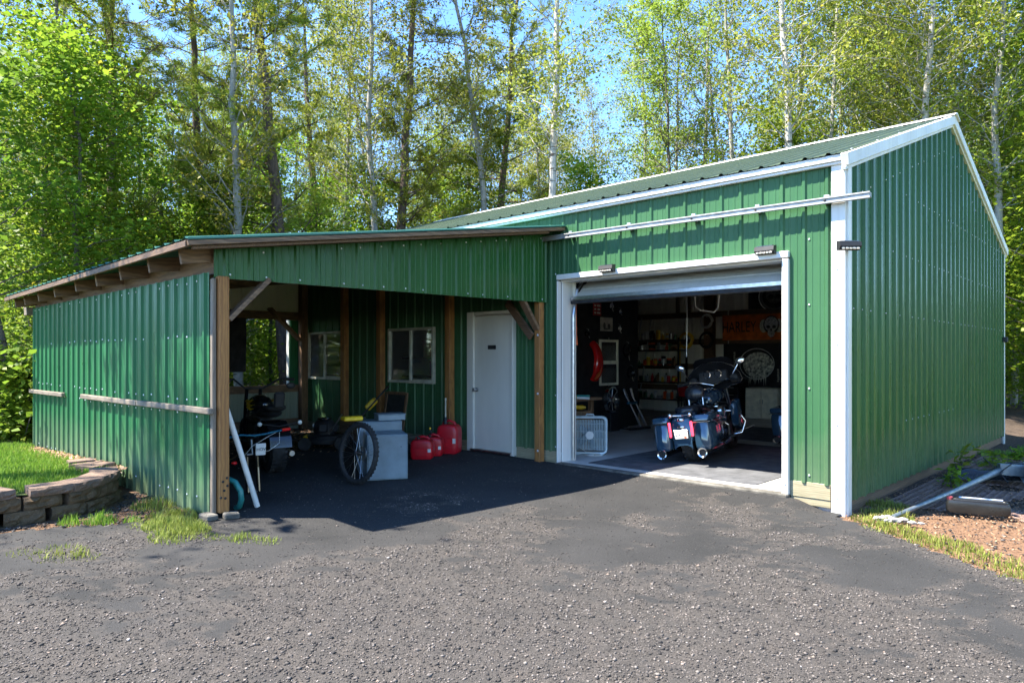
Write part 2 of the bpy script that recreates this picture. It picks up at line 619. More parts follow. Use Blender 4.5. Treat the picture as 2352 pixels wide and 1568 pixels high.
# corner trims
def corner(x, y, z0, z1, wx, wy, sx, sy):
    mb = MB()
    t = .003
    mb.box((x + sx * -wx / 2, y, (z0 + z1) / 2), (wx, .034, z1 - z0), None, .004)
    mb.box((x, y - sy * (wy / 2 + .0175), (z0 + z1) / 2), (.034, wy, z1 - z0), None, .004)
    return mb.build('corner_trim', WHITE, gar)
corner(.022, -.022, -.19, 3.335, .135, .105, 1, -1)
corner(XL + .10, -.022, -.05, 3.335, .10, .08, 1, -1)
corner(.018, RY + .015, -.25, RZ - .12, .10, .06, 1, 1)
# slab and inner lining
FLOORM = M('sealed floor concrete', (.50, .49, .46), .45, 0, .08, 2.5, .1, 60)
CEILM = M('white ceiling board', (.82, .82, .78), .7, 0, .04, 3)
one_box('floor_slab', FLOORM, gar, (XL / 2, 4.46, -.10), (-XL - .1, 8.83, .20), .01)
one_box('door_apron', CONCB, gar, (-2.11, -.02, -.1005), (3.15, .135, .20), .012)
ribbed('liner_panel', gar, (0, RY - .06, 0), XV, -YV, ZV, XL + .1, -.1, .0, RZ - .1, CREAM, .2286, .05, .015)
ribbed('liner_panel', gar, (-.07, 0, 0), YV, -XV, ZV, .1, RY - .08, .0, 3.35, CREAM, .2286, .05, .015)
one_box('ceiling_board', CEILM, gar, (XL / 2, 4.45, 3.32), (-XL - .2, 8.75, .02), 0)
one_box('partition_wall', BLACKM, gar, (-5.78, 2.60, 1.60), (.12, 4.9, 3.40), .004)
one_box('partition_wall', CREAM, gar, (-10.6, 4.4, 1.60), (.10, 8.6, 3.40), .004)
for z in (.62, 1.17, 1.80, 2.49, 3.1):
    one_box('girt', BEAMX, gar, (-8.2, RY - .11, z), (5.2, .045, .14), .004)
    one_box('girt', BEAMX, gar, (-2.9, RY - .11, z), (5.3, .045, .14), .004)
for xx in (-9.0, -6.02, -3.1, -.2):
    one_box('inner_post', BEAMZ, gar, (xx, RY - .21, 1.65), (.25 if xx == -6.02 else .14, .14, 3.3), .005)
for xx in (-6.95, -6.62):
    one_box('hanging_slat', BEAMZ, gar, (xx, RY - .16, 2.9), (.09, .03, .78), .004)
# overhead door opening: jambs, header, steel returns
TX0, TX1, TZ = -3.68, -.538, 2.532
jm = lambda nm, c, s: one_box(nm, WHITE, gar, c, s, .006)
jm('door_jamb', (TX1 - .035, -.012, 1.22), (.07, .075, 2.46))
jm('door_jamb', (TX0 + .012, -.010, 1.22), (.024, .075, 2.46))
jm('door_header', ((TX0 + TX1) / 2, -.012, 2.4975), (TX1 - TX0, .079, .069))
one_box('jamb_return', WHITE, gar, (TX0 + .035, .145, 1.225), (.022, .23, 2.45), .004)
one_box('jamb_return', WHITE, gar, (TX0 + .056, .275, 1.225), (.040, .028, 2.45), .004)
one_box('jamb_return', WHITE, gar, (TX1 - .055, .145, 1.225), (.022, .23, 2.45), .004)
one_box('header_return', WHITE, gar, ((TX0 + TX1) / 2, .145, 2.452), (TX1 - TX0 - .02, .23, .018), .003)
one_box('header_lining', CREAM, gar, (-2.9, .33, 2.95), (5.6, .04, .72), .003)
one_box('wall_lining', CREAM, gar, (-4.75, .08, 1.6), (2.0, .04, 3.4), .003)
one_box('wall_lining', CREAM, gar, (-.30, .08, 1.6), (.44, .04, 3.4), .003)
# raised overhead door, its bottom section hanging tilted
odoor = MB()
DB, DT = Vector((0, .17, 2.185)), Vector((0, .66, 2.60))
dv = (DT - DB).normalized()
dn = Vector((0, -dv.z, dv.y))
od = None
OX0, OX1 = TX0 + .10, TX1 - .07
prof = [(0, 0), (.09, 0), (.10, .008), (.19, .008), (.20, 0), (.26, 0), (.27, .008), (.36, .008), (.37, 0), (.43, 0), (.44, .008), (.52, .008), (.53, 0), (.64, 0)]
DOORM = painted_metal('chalky white door steel', (.58, .60, .57), .5, .22)
mb = MB()
rs = [[Vector((xx, DB.y, DB.z)) + dv * t + dn * h for t, h in prof] for xx in (OX0, OX1)]
mb.rings(rs, False, False)
rs = [[Vector((xx, DB.y, DB.z)) + dv * t - dn * .04 for t, h in prof] for xx in (OX0, OX1)]
mb.rings(rs, False, False)
od = mb.build('overhead_door', DOORM, gar)
MB().beam((OX0, DB.y - .012, DB.z - .02), (OX1, DB.y - .012, DB.z - .02), .055, .045, (0, 0, 1), .008).build('bottom_seal', RUBBER, od)
MB().beam((OX0, DB.y - .02, DB.z + .035), (OX1, DB.y - .02, DB.z + .035), .02, .05, (0, 0, 1), .004).build('bottom_rail', STEEL, od)
for xx in (OX0 - .015, OX1 + .02):
    MB().tube([(xx, .22, .02), (xx, .22, 2.0), (xx, .30, 2.35), (xx, .60, 2.68), (xx, 3.0, 2.72)], .022, 6).build('door_track', STEEL, gar)
one_box('door_section', DOORM, gar, ((OX0 + OX1) / 2, 1.9, 2.66), (OX1 - OX0, 2.2, .04), .004)
RAILM = M('weathered zinc rail', (.36, .37, .36), .5, .35, .15, 9)
# sliding-door rail across the front
rl, rr = Vector((-3.93, -.085, 3.03)), Vector((.27, -.085, 2.975))
mb = MB()
mb.beam(rl, rr, .05, .056, (0, 0, 1), .008)
mb.beam(rl + Vector((0, -.030, .024)), rr + Vector((0, -.030, .024)), .012, .016, (0, 0, 1), .003)
mb.beam(rl + Vector((0, -.030, -.024)), rr + Vector((0, -.030, -.024)), .012, .016, (0, 0, 1), .003)
rail = mb.build('sliding_rail', RAILM, gar)
for t in (.12, .34, .55, .73, .90):
    p = rl.lerp(rr, t)
    MB().lathe([(.0001, .012), (.010, .010), (.012, 0)], p + Vector((0, -.027, 0)), (0, -1, 0), 8).build('bolt', BLACKM, rail)
    one_box('bracket', GALV, rail, p + Vector((0, .045, .02)), (.05, .06, .09), .003)
# screws on front, gable
fx = [-.163 - .2286 * k + .05 for k in range(16)]
fs_ = [(xx, -.004, z) for xx in (-.163 + .05, -.391 + .05) for z in (.21, 1.10, 1.96, 2.63)]
fs_ += [(-3.73, -.004, z) for z in (.20, .9, 2.55)] + [(-4.05, -.004, z) for z in (.25, 1.35)]
screws('front_screws', gar, fs_, (0, -1, 0), .009)
gp = []
for k in range(32):
    y = .309 + .2762 * k
    for z, skip in ((.65, (0, 3)), (1.92, (3, 7)), (2.65, (0, 1, 2, 3, 6)), (3.40, (0, 1, 2, 3, 4, 5, 6))):
        if k in skip or (k * 7 + int(z * 10)) % 6 == 0: continue
        if z < 1 and not (6 < k < 17): continue
        if z < gtop(y) - .1:
            gp.append((.022, y - .05, z))
    gp.append((.022, y - .05, gtop(y) - .38)) if k % 4 != 3 else None
gp = [(.004 + .0, p[1], p[2]) for p in gp]
screws('gable_screws', gar, gp, (1, 0, 0), .007)
screws('trim_screws', gar, [(-.055, -.041, z) for z in (.02, .75, 1.55, 2.3, 3.0)] + [(TX1 - .035, -.052, z) for z in (.1, .9, 1.7)] + [(TX0 + .5 + .62 * k, -.053, 2.505) for k in range(5)], (0, -1, 0), .007)
one_box('vent_box', BLACKM, gar, (.045, RY - .05, 1.75), (.08, .10, .10), .01)

# walk-in door
wd = MB()
DX0, DX1 = -5.446, -4.474
DOORW = painted_metal('off white door paint', (.66, .63, .55), .4, .06)
wdoor = one_box('entry_door', DOORW, gar, ((DX0 + DX1) / 2 + .03, -.008, 1.035), (.80, .045, 1.99), .004)
one_box('door_frame', DOORW, wdoor, (DX0 + .070, -.022, 1.05), (.14, .085, 2.10), .006)
one_box('door_frame', DOORW, wdoor, (DX1 - .018, -.022, 1.05), (.036, .085, 2.10), .005)
one_box('door_frame', DOORW, wdoor, ((DX0 + DX1) / 2 + .06, -.020, 2.072), (.80, .08, .05), .005)
one_box('threshold', STEEL, wdoor, ((DX0 + DX1) / 2 + .03, -.03, .022), (.86, .10, .035), .005)
mb = MB()
mb.lathe([(.030, 0), (.030, .008), (.012, .014), (.012, .04), (.028, .05), (.030, .065), (.022, .078), (.001, .08)], (DX0 + .19, -.03, .93), (0, -1, 0), 16)
mb.build('door_handle', STEEL, wdoor, 40)
for z_ in (.3, 1.05, 1.8):
    one_box('hinge', STEEL, wdoor, (DX1 - .045, -.034, z_), (.03, .014, .10), .003)
one_box('sign_plate', BLACKM, wdoor, (-4.93, -.036, 1.565), (.165, .008, .062), .001)

# two sliding windows
GLASS = bpy.data.materials.new('window glass')
GLASS.use_nodes = True
_p = GLASS.node_tree.nodes['Principled BSDF']
_p.inputs['Base Color'].default_value = (.75, .8, .78, 1)
_p.inputs['Roughness'].default_value = .03
_p.inputs['Transmission Weight'].default_value = .92
_p.inputs['IOR'].default_value = 1.45
VINYL = M('aged vinyl frame', (.50, .48, .38), .5, 0, .14, 7)
for a, b in ((-10.14, -8.90), (-7.47, -6.25)):
    c = (a + b) / 2
    win = MB()
    z0, z1 = .985, 1.905
    for (cx, cz, sx, sz) in ((a + .022, (z0 + z1) / 2, .044, z1 - z0), (b - .022, (z0 + z1) / 2, .044, z1 - z0), (c, z0 + .022, b - a - .09, .044), (c, z1 - .022, b - a - .09, .044)):
        win.box((cx, -.02, cz), (sx, .075, sz), None, .004)
    w = win.build('window', VINYL, gar)
    one_box('mullion', VINYL, w, (c, -.025, (z0 + z1) / 2), (.05, .05, z1 - z0 - .09), .004)
    one_box('pane', GLASS, w, ((a + c) / 2 + .01, -.008, (z0 + z1) / 2), (c - a - .08, .006, z1 - z0 - .085), 0)
    one_box('pane', GLASS, w, ((b + c) / 2 - .01, -.020, (z0 + z1) / 2), (b - c - .08, .006, z1 - z0 - .085), 0)
    one_box('sash', VINYL, w, ((b + c) / 2, -.020, z0 + .055), (b - c - .09, .03, .022), .002)
    one_box('sash', VINYL, w, (b - .055, -.020, (z0 + z1) / 2), (.022, .03, z1 - z0 - .09), .002)

# ------------------------------------------------------------------ carport (lean-to)
cp = empty('carport', (-3.9, -4.6, 0), 0, 'lean-to carport with green steel side wall and timber rafters joined to the garage', 'carport')
cp.location = (0, 0, 0)
LX, LY, EX = -3.885, -4.593, -10.28
def lroof(x, y):
    return 2.412 + (y + 4.958) * .1563 - .012 * (-3.54 - x)
# gable-shaped fascia over the opening: sheets run vertically
ribbed('fascia_panel', cp, (LX + .012, 0, 0), YV, XV, ZV, LY - .005, -.030, lambda s: 2.136 + (s + 4.6) * .007, lambda s: min(lroof(LX, s) - .075, 3.12), GREEN, .2345, -2.397 + .02)
MB().beam((LX - .03, LY + .12, 2.19), (LX - .03, -.06, 2.225), .045, .10, (0, 0, 1), .004).build('header_beam', BEAMY, cp)
fpts = []
for k, y in enumerate([-4.45, -4.1, -3.75, -3.25, -3.02, -2.75, -2.45, -2.2, -1.9, -1.5, -1.25, -.98, -.80, -.5, -.12]):
    fpts += [(LX + .016, y, 2.175 + (y + 4.6) * .007), (LX + .016, y - .03, min(lroof(LX, y) - .13, 3.05))]
screws('fascia_screws', cp, fpts, (1, 0, 0), .0085)
# side wall of the lean-to
ribbed('wall_panel', cp, (0, LY - .03, 0), XV, -YV, ZV, EX, LX - .02, -.03, lambda s: 2.185 - .004 * (LX - s), GREEN_L, .2286, -4.22, .021)
wp = []
rr_ = random.Random(8)
for k in range(27):
    xx = -4.22 - .2286 * k + .055
    for z in (.13, 1.03, .88, 1.62, 2.12):
        if rr_.random() < .62: wp.append((xx, LY - .034, z + rr_.uniform(-.012, .012)))
screws('wall_screws', cp, wp, (0, -1, 0), .0085)
one_box('top_plate', BEAMX, cp, ((EX + LX) / 2, LY + .035, 2.245), (LX - EX, .045, .15), .004)
# corner posts and studs
def post(c, s, mat, nm='post'):
    return one_box(nm, mat, cp, c, s, .008)
post((-3.842, LY + .058, 1.09), (.092, .095, 2.12), POST)
post((-3.862, LY - .014, 1.08), (.06, .036, 2.10), POSTG, 'corner_stud')
rp = post((-3.945, -.095, 1.10), (.10, .10, 2.24), POST)
screws('post_bolts', cp, [(-3.93, -.146, z) for z in (.14, .92, 1.72)], (0, -1, 0), .014)
screws('post_bolts', cp, [(-3.795, LY + .035 + d, z) for z, d in ((.16, .03), (.17, -.01), (.23, .02), (.27, .05), (.31, .01), (.34, .045))], (1, 0, 0), .010).data.materials[0] = RUBBER
post((-5.805, -.095, 1.45), (.115, .11, 2.9), POST)
post((-7.615, -.095, 1.45), (.125, .11, 2.9), POST)
post((-8.74, -.095, 1.45), (.125, .11, 2.9), POST)
post((EX + .12, -.13, 1.45), (.14, .14, 2.9), BEAMZ)
post((EX + .12, -1.90, 1.25), (.13, .13, 2.5), BEAMZ)
post((EX + .12, LY + .12, 1.2), (.14, .14, 2.4), BEAMZ)
for xx in (-6.0, -8.1):
    post((xx, LY + .07, 1.1), (.14, .12, 2.2), BEAMZ, 'stud')
for z in (.9, 1.6, .25):
    one_box('inner_rail', BEAMX, cp, ((EX + LX) / 2 - .05, LY + .005, z), (LX - EX - .3, .04, .09), .003)
# knee braces
MB().beam((-3.86, LY + .11, 1.76), (-3.90, LY + .52, 2.16), .045, .11, (1, 0, 0), .004).build('knee_brace', BEAMY, cp)
MB().beam((-3.95, -.14, 1.80), (-3.93, -.46, 2.18), .045, .10, (1, 0, 0), .004).build('knee_brace', BEAMY, cp)
MB().beam((-4.02, -.17, 1.70), (-4.55, -.10, 2.20), .045, .11, (0, 0, 1), .004).build('knee_brace', BEAMX, cp)
MB().beam((EX + .14, -.22, 1.75), (EX + .14, -.85, 2.35), .05, .15, (1, 0, 0), .004).build('knee_brace', BEAMZ, cp)
# rafters
for xx in (-3.955, -4.72, -5.53, -6.33, -7.12, -8.05, -8.87, -9.65, -10.22):
    z0, z1 = lroof(xx, -4.86) - .118, lroof(xx, -.05) - .118
    MB().beam((xx, -4.86, z0), (xx, -.06, z1), .042, .135, (0, 0, 1), .004).build('rafter', BEAMY, cp)
# purlins and roof boards under the sheets
for y in (-4.9, -4.05, -3.2, -2.35, -1.5, -.65, -.12):
    MB().beam((-10.38, y, lroof(-10.38, y) - .030), (-3.56, y, lroof(-3.56, y) - .030), .09, .036, (0, 0, 1), .003).build('purlin', BEAMX, cp)
MB().beam((-3.555, -4.95, lroof(-3.55, -4.95) - .042), (-3.555, -.03, lroof(-3.55, -.03) - .042), .036, .042, (0, 0, 1), .004).build('rake_board', BEAMY, cp)
MB().beam((-3.600, -4.90, lroof(-3.55, -4.9) - .080), (-3.600, -.30, lroof(-3.55, -.3) - .076), .030, .028, (0, 0, 1), .004).build('rake_board', BEAMX, cp)
MB().beam((-10.40, -4.945, lroof(-10.4, -4.945) - .045), (-3.58, -4.945, lroof(-3.58, -4.945) - .045), .03, .055, (0, 0, 1), .004).build('eave_board', BEAMX, cp)
lv = Vector((0, 1, .1563)).normalized()
ln = Vector((0, -.1563, 1)).normalized()
lu = Vector((1, 0, .012)).normalized()
TEAL = painted_metal('green roof sheeting', (.045, .16, .12), .4, .08)
ribbed('roof_panel', cp, (-3.535, -4.965, 2.412 - .006), lu, ln, lv, -6.86, 0, 0, 5.02, TEAL, .2286, -.05, .019)
MB().beam((-3.538, -4.955, 2.408), (-3.538, -2.9, 2.408 + 2.055 * .1563), .010, .020, (0, 0, 1), .002).build('edge_trim', TEAL, cp)
MB().beam((-3.538, -2.9, 2.408 + 2.055 * .1563), (-3.538, -.02, 2.408 + 4.935 * .1563), .010, .016, (0, 0, 1), .002).build('edge_trim', TEAL, cp)
one_box('gutter_end', RAILW, cp, (-10.36, LY - .06, 2.12), (.18, .10, .12), .004)
# far end wall with the big opening
ENDI = painted_metal('pale green liner', (.24, .27, .20), .5, .1)
ribbed('end_panel', cp, (EX, 0, 0), YV, XV, ZV, LY, -.02, -.02, .83, ENDI, .2286, .05, .012)
ribbed('end_panel', cp, (EX, 0, 0), YV, XV, ZV, LY, -.02, 2.18, lambda s: lroof(EX, s) - .06, CREAM, .2286, .05, .012)
one_box('opening_rail', BEAMY, cp, (EX + .03, -2.3, .80), (.05, 4.4, .14), .004)
one_box('opening_rail', BEAMY, cp, (EX + .03, -2.3, 2.22), (.05, 4.4, .16), .004)
one_box('opening_rail', BEAMY, cp, (EX + .03, -2.3, .14), (.05, 4.4, .14), .004)
ribbed('end_panel', cp, (EX - .01, 0, 0), YV, XV, ZV, -.33, -.02, .85, 2.18, GREEN_L, .2286, .05, .012)
ribbed('end_panel', cp, (EX, 0, 0), YV, XV, ZV, LY, -3.3, .85, 2.18, CREAM, .2286, .05, .012)
# outside rails screwed to the side wall
def wallrail(x0, x1, z0, z1):
    MB().beam((x0, LY - .075, z0), (x1, LY - .075, z1), .045, .055, (0, 0, 1), .006).build('bumper_rail', RAILW, cp)
wallrail(-7.58, -5.6, .930, .935)
wallrail(-5.58, -3.76, .938, .948)
wallrail(-10.20, -8.42, .905, .915)
# footing blocks under the corner post
for i, (c, s, a) in enumerate((((-3.82, LY - .075, .012), (.17, .10, .06), .1), ((-3.73, LY + .09, .012), (.10, .13, .06), -.2))):
    one_box('footing_block', CONCB, cp, c, s, .012, rotz(a))
# ------------------------------------------------------------------ terrain
def g(x, y):
    x = np.asarray(x, float); y = np.asarray(y, float)
    z = -.03 * np.clip(x + 4, 0, 4) - .010 * np.clip(x, 0, 6)
    z = z - .011 * np.clip(y, 0, 12) * np.clip((x + .6) * 2, 0, 1)
    z = z + .075 * np.exp(-(np.minimum(y, 0) / .45) ** 2) * np.clip((x + 3.9) / 3.2, 0, 1) * np.clip((-.2 - x) * 4, 0, 1) * (y < .3)
    return z
def axis(lo, hi, a, b, d):
    core = np.arange(a, b + d / 2, d)
    l, r = [], []
    s, p = d, a
    while p > lo:
        s = min(s * 1.18, 8); p -= s; l.append(p)
    s, p = d, b
    while p < hi:
        s = min(s * 1.18, 8); p += s; r.append(p)
    return np.array(l[::-1] + list(core) + r)
def grid_mesh(name, xs, ys, zf, keep=None, attrs=None):
    X, Y = np.meshgrid(xs, ys, indexing='ij')
    V = np.stack([X.ravel(), Y.ravel(), zf(X, Y).ravel()], 1)
    nx, ny = len(xs), len(ys)
    i, j = np.meshgrid(np.arange(nx - 1), np.arange(ny - 1), indexing='ij')
    a = (i * ny + j).ravel()
    F = np.stack([a, a + ny, a + ny + 1, a + 1], 1)
    if keep is not None:
        cx = (V[F[:, 0], 0] + V[F[:, 2], 0]) / 2
        cy = (V[F[:, 0], 1] + V[F[:, 2], 1]) / 2
        F = F[keep(cx, cy)]
        used = np.unique(F)
        re = np.full(len(V), -1); re[used] = np.arange(len(used))
        V, F = V[used], re[F]
    at_ = {k: f(V[:, 0], V[:, 1]) for k, f in (attrs or {}).items()}
    return np_mesh(name, V, F, True, at_), V

def edge_r(x):            # where the driveway stops on the right
    return np.where(x < 0, -.02, -.16 - .72 * x) + .10 * (fbm(x * 3.1, x * 0 + 4.2) - .5)
def wall_x(y):            # face of the retaining wall
    return np.interp(y, [-9, -6.6, -5.95, -5.6, -5.3, -5.05, -4.88, -4.80], [-4.2, -4.70, -4.80, -4.82, -4.90, -5.10, -5.40, -5.75])
def in_drive(x, y):
    n = fbm(x * 2.6, y * 2.6) - .5
    left = np.where(y < -4.64, np.interp(y, [-12, -6, -5.2, -4.64], [-4.0, -4.45, -4.2, -3.78]) + n * .5, -10.26)
    return (x > left) & (y < np.where(x > -3.72, np.where(x > -.1, edge_r(x), -.072), -.012)) & (y > -60)
def gravel(x, y):
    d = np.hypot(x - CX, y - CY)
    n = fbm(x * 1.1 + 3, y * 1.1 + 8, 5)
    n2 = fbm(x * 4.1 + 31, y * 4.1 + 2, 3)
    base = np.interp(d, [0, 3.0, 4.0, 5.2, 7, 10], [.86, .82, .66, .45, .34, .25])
    n3 = fbm(x * 11 + 5, y * 11 + 9, 3)
    m = np.clip((n * .42 + n2 * .29 + n3 * .29 - (1 - base) * .86 + .03) * 9, 0, 1)
    edge = np.clip(1 - np.minimum(np.abs(x + 3.9) + np.abs(y + 4.9), 9) / 1.1, 0, 1) * .8
    edge = np.maximum(edge, np.clip(1 - np.abs(y - edge_r(x)) / .5, 0, 1) * (x > .3))
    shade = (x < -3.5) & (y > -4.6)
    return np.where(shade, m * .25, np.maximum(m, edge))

def soil_mat(name, base, dark, light, scale, bmp, extra=None):
    m = bpy.data.materials.new(name)
    m.use_nodes = True
    nt = m.node_tree
    p = nt.nodes['Principled BSDF']
    n1 = noise(nt, scale, 7, rough=.7)
    n2 = noise(nt, scale * 9, 4, rough=.7)
    c = ramp_mix(nt, mrange(nt, n1, .3, .7), dark, base)
    c = ramp_mix(nt, mrange(nt, n2, .52, .72), c, light)
    if extra:
        for attr, cols in extra:
            a = nt.nodes.new('ShaderNodeAttribute'); a.attribute_name = attr
            c2 = ramp_mix(nt, mrange(nt, n2, .3, .7), cols[0], cols[1])
            c = ramp_mix(nt, a.outputs['Fac'], c, c2)
    nt.links.new(c, p.inputs['Base Color'])
    p.inputs['Roughness'].default_value = .95
    p.inputs['Specular IOR Level'].default_value = .2
    bump(nt, p, n2, bmp, .03)
    return m

# ground sheet
def grass_mask(x, y):
    n = fbm(x * .6, y * .6) - .5
    r = np.clip((x - 3.2 + n * 3) / 1.5, 0, 1) * np.clip((y + 3 + x * .6) / 1.0, 0, 1)
    l = np.clip((-10.3 - x) / .8 + n * 2, 0, 1) * np.clip((-1.0 - y) / 2 + n, 0, 1)
    far = np.clip((16 - np.hypot(x, y - 2)) / 4, 0, 1)
    return np.clip(np.maximum(r * np.clip((24 - np.abs(x)) / 6, 0, 1), l * far), 0, 1)
def dirt_mask(x, y):
    n = fbm(x * 1.4 + 9, y * 1.4) - .5
    r = np.clip((x + .3) * 3, 0, 1) * np.clip((4.5 - x) / 1.2 + n * 2, 0, 1) * np.clip((1.15 + n * .9 - y) * 2.2, 0, 1)
    l = np.clip((-3.2 - x) * 2, 0, 1) * np.clip((-4.55 - y) * 6, 0, 1) * np.clip((x + 7) * 2, 0, 1) * .8
    return np.clip(np.maximum(r, l), 0, 1)
xs = axis(-150, 150, -13, 7, .2)
ys = axis(-150, 190, -9, 10, .2)
GROUNDM = soil_mat('woodland ground', (.085, .060, .042), (.036, .026, .020), (.18, .14, .11), 3.2, .8,
                   [('dirt', ((.095, .052, .030), (.235, .140, .082))), ('lawn', ((.045, .085, .015), (.16, .20, .05)))])
me, _ = grid_mesh('ground', xs, ys, lambda X, Y: g(X, Y) - .028 + .02 * (fbm(X * 1.7, Y * 1.7) - .5), None, {'lawn': grass_mask, 'dirt': dirt_mask})
tag(link('ground', me, GROUNDM), kind='structure')

# driveway: asphalt millings, part packed smooth, part loose
ASPH = bpy.data.materials.new('asphalt millings')
ASPH.use_nodes = True
nt = ASPH.node_tree
p = nt.nodes['Principled BSDF']
ga = nt.nodes.new('ShaderNodeAttribute'); ga.attribute_name = 'gravel'
f1 = noise(nt, 120, 3, rough=.7)
f2 = noise(nt, 1.1, 6)
vor = nt.nodes.new('ShaderNodeTexVoronoi')
vor.inputs['Scale'].default_value = 120
_tc = nt.nodes.new('ShaderNodeTexCoord')
nt.links.new(_tc.outputs['Object'], vor.inputs['Vector'])
packed = ramp_mix(nt, mrange(nt, f2, .3, .7), (.020, .020, .0195), (.036, .035, .034))
speck = ramp_mix(nt, mrange(nt, f1, .62, .74), packed, (.15, .14, .13))
vc = ramp_mix(nt, mrange(nt, vor.outputs['Color'], .1, .9), (.019, .017, .015), (.088, .077, .067))
vor2 = nt.nodes.new('ShaderNodeTexVoronoi')
vor2.inputs['Scale'].default_value = 260
nt.links.new(_tc.outputs['Object'], vor2.inputs['Vector'])
vc2 = ramp_mix(nt, mrange(nt, vor2.outputs['Color'], .1, .9), (.022, .0195, .017), (.102, .089, .078))
vc = ramp_mix(nt, mrange(nt, noise(nt, 22, 3), .42, .56), vc, vc2)
gsum = nt.nodes.new('ShaderNodeMath'); gsum.operation = 'ADD'
nt.links.new(ga.outputs['Fac'], gsum.inputs[0])
nt.links.new(mrange(nt, noise(nt, 34, 6, rough=.75), .25, .75, -.55, .55), gsum.inputs[1])
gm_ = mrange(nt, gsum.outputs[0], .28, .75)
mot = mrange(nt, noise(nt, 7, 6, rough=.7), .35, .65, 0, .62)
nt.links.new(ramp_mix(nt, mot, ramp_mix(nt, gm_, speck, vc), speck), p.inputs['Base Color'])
p.inputs['Roughness'].default_value = .9
p.inputs['Specular IOR Level'].default_value = .25
hm = nt.nodes.new('ShaderNodeMath'); hm.operation = 'MULTIPLY_ADD'
nt.links.new(vor.outputs['Distance'], hm.inputs[0])
hm.inputs[1].default_value = -.9
nt.links.new(f1, hm.inputs[2])
bump(nt, p, hm.outputs[0], .5, .007)
dx = np.arange(-10.3, 11, .085)
dy = np.arange(-15, .04, .085)
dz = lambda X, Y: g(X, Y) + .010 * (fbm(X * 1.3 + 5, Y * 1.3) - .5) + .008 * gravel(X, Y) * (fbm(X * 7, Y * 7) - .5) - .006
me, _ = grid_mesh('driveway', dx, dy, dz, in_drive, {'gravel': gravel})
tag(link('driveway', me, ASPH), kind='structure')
gx = axis(-40, 60, -4, 11, 1.5); gy = axis(-80, -15, -20, -15, 1.5)
gx = gx[(gx > -5)]; gy = gy[gy < -14.9]
me, _ = grid_mesh('driveway', gx, gy, lambda X, Y: g(X, Y) - .004, None, {'gravel': lambda x, y: x * 0 + .8})
tag(link('driveway', me, ASPH), kind='structure')

# stones: low rough lumps scattered in one mesh
def stones(name, P, R, tint, mat, seed=1, flat=.65):
    rng = np.random.default_rng(seed)
    n = len(P)
    base = np.array([[1, 0, 0], [-.2, .95, 0], [-.8, -.45, 0], [.15, .1, .9], [-.1, -.1, -.7], [.45, -.85, .1], [-.75, .5, .25]])
    F0 = np.array([[0, 1, 3], [1, 6, 3], [6, 2, 3], [2, 5, 3], [5, 0, 3], [1, 0, 4], [6, 1, 4], [2, 6, 4], [5, 2, 4], [0, 5, 4]])
    B = base[None] * (1 + rng.uniform(-.32, .32, (n, 7, 3)))
    B[..., 2] *= flat
    a = rng.uniform(0, 2 * PI, n); c, s = np.cos(a), np.sin(a)
    X = B[..., 0] * c[:, None] - B[..., 1] * s[:, None]
    Y = B[..., 0] * s[:, None] + B[..., 1] * c[:, None]
    V = np.stack([X, Y, B[..., 2]], -1) * R[:, None, None] * np.array([1, 1, 1]) + P[:, None, :]
    F = (F0[None] + 7 * np.arange(n)[:, None, None]).reshape(-1, 3)
    return link(name, np_mesh(name, V.reshape(-1, 3), F, False, {'tint': np.repeat(tint, 7)}), mat)
STONE = bpy.data.materials.new('loose stone')
STONE.use_nodes = True
nt = STONE.node_tree
p = nt.nodes['Principled BSDF']
ta = nt.nodes.new('ShaderNodeAttribute'); ta.attribute_name = 'tint'
cr_ = nt.nodes.new('ShaderNodeValToRGB')
els = cr_.color_ramp.elements
els[0].color = (.026, .026, .028, 1)
els[1].color = (.50, .46, .43, 1)
for pos, c in ((.30, (.036, .033, .030)), (.5, (.078, .069, .062)), (.75, (.150, .131, .117)), (.92, (.26, .228, .20)), (.97, (.26, .19, .145))):
    e = els.new(pos); e.color = (*c, 1)
nt.links.new(ta.outputs['Fac'], cr_.inputs['Fac'])
nt.links.new(ramp_mix(nt, mrange(nt, noise(nt, 160, 3), .3, .7, 0, .35), cr_.outputs['Color'], (.055, .05, .046)), p.inputs['Base Color'])
p.inputs['Roughness'].default_value = .9
p.inputs['Specular IOR Level'].default_value = .25
rng = np.random.default_rng(5)
N = 470000
x = rng.uniform(-4.6, 6.0, N); y = rng.uniform(-7.2, -.1, N)
d = np.hypot(x - CX, y - CY)
m = gravel(x, y)
ahead = (x - CX) * math.sin(YAW) + (y - CY) * math.cos(YAW)
keep = in_drive(x, y) & (rng.random(N) < m * np.interp(d, [0, 5, 9], [.85, .6, .35]) + .075) & (ahead > 1.6)
x, y, m = x[keep], y[keep], m[keep]
R = np.clip(rng.lognormal(-5.50, .46, len(x)), .0022, .015) * (.75 + .35 * m)
P = np.stack([x, y, dz(x, y) + R * .18], 1)
tag(stones('gravel', P, R, np.clip(rng.beta(2.0, 1.9, len(x)) * (.50 + .52 * m), 0, 1), STONE), 'loose crushed stone and asphalt crumbs strewn over the driveway', 'gravel', kind='stuff')
# bits inside the carport and by the post
N = 2600
x = rng.uniform(-6.8, -2.2, N); y = rng.uniform(-5.0, -.1, N)
k = in_drive(x, y)
x, y = x[k], y[k]
R = np.clip(rng.lognormal(-5.5, .5, len(x)), .0025, .014)
tag(stones('pebbles', np.stack([x, y, dz(x, y) + R * .1], 1), R, np.clip(rng.beta(3, 1.6, len(x)), 0, 1), STONE, 4, .4), 'small pale chips lying on the shaded asphalt by the carport', 'pebbles', kind='stuff')
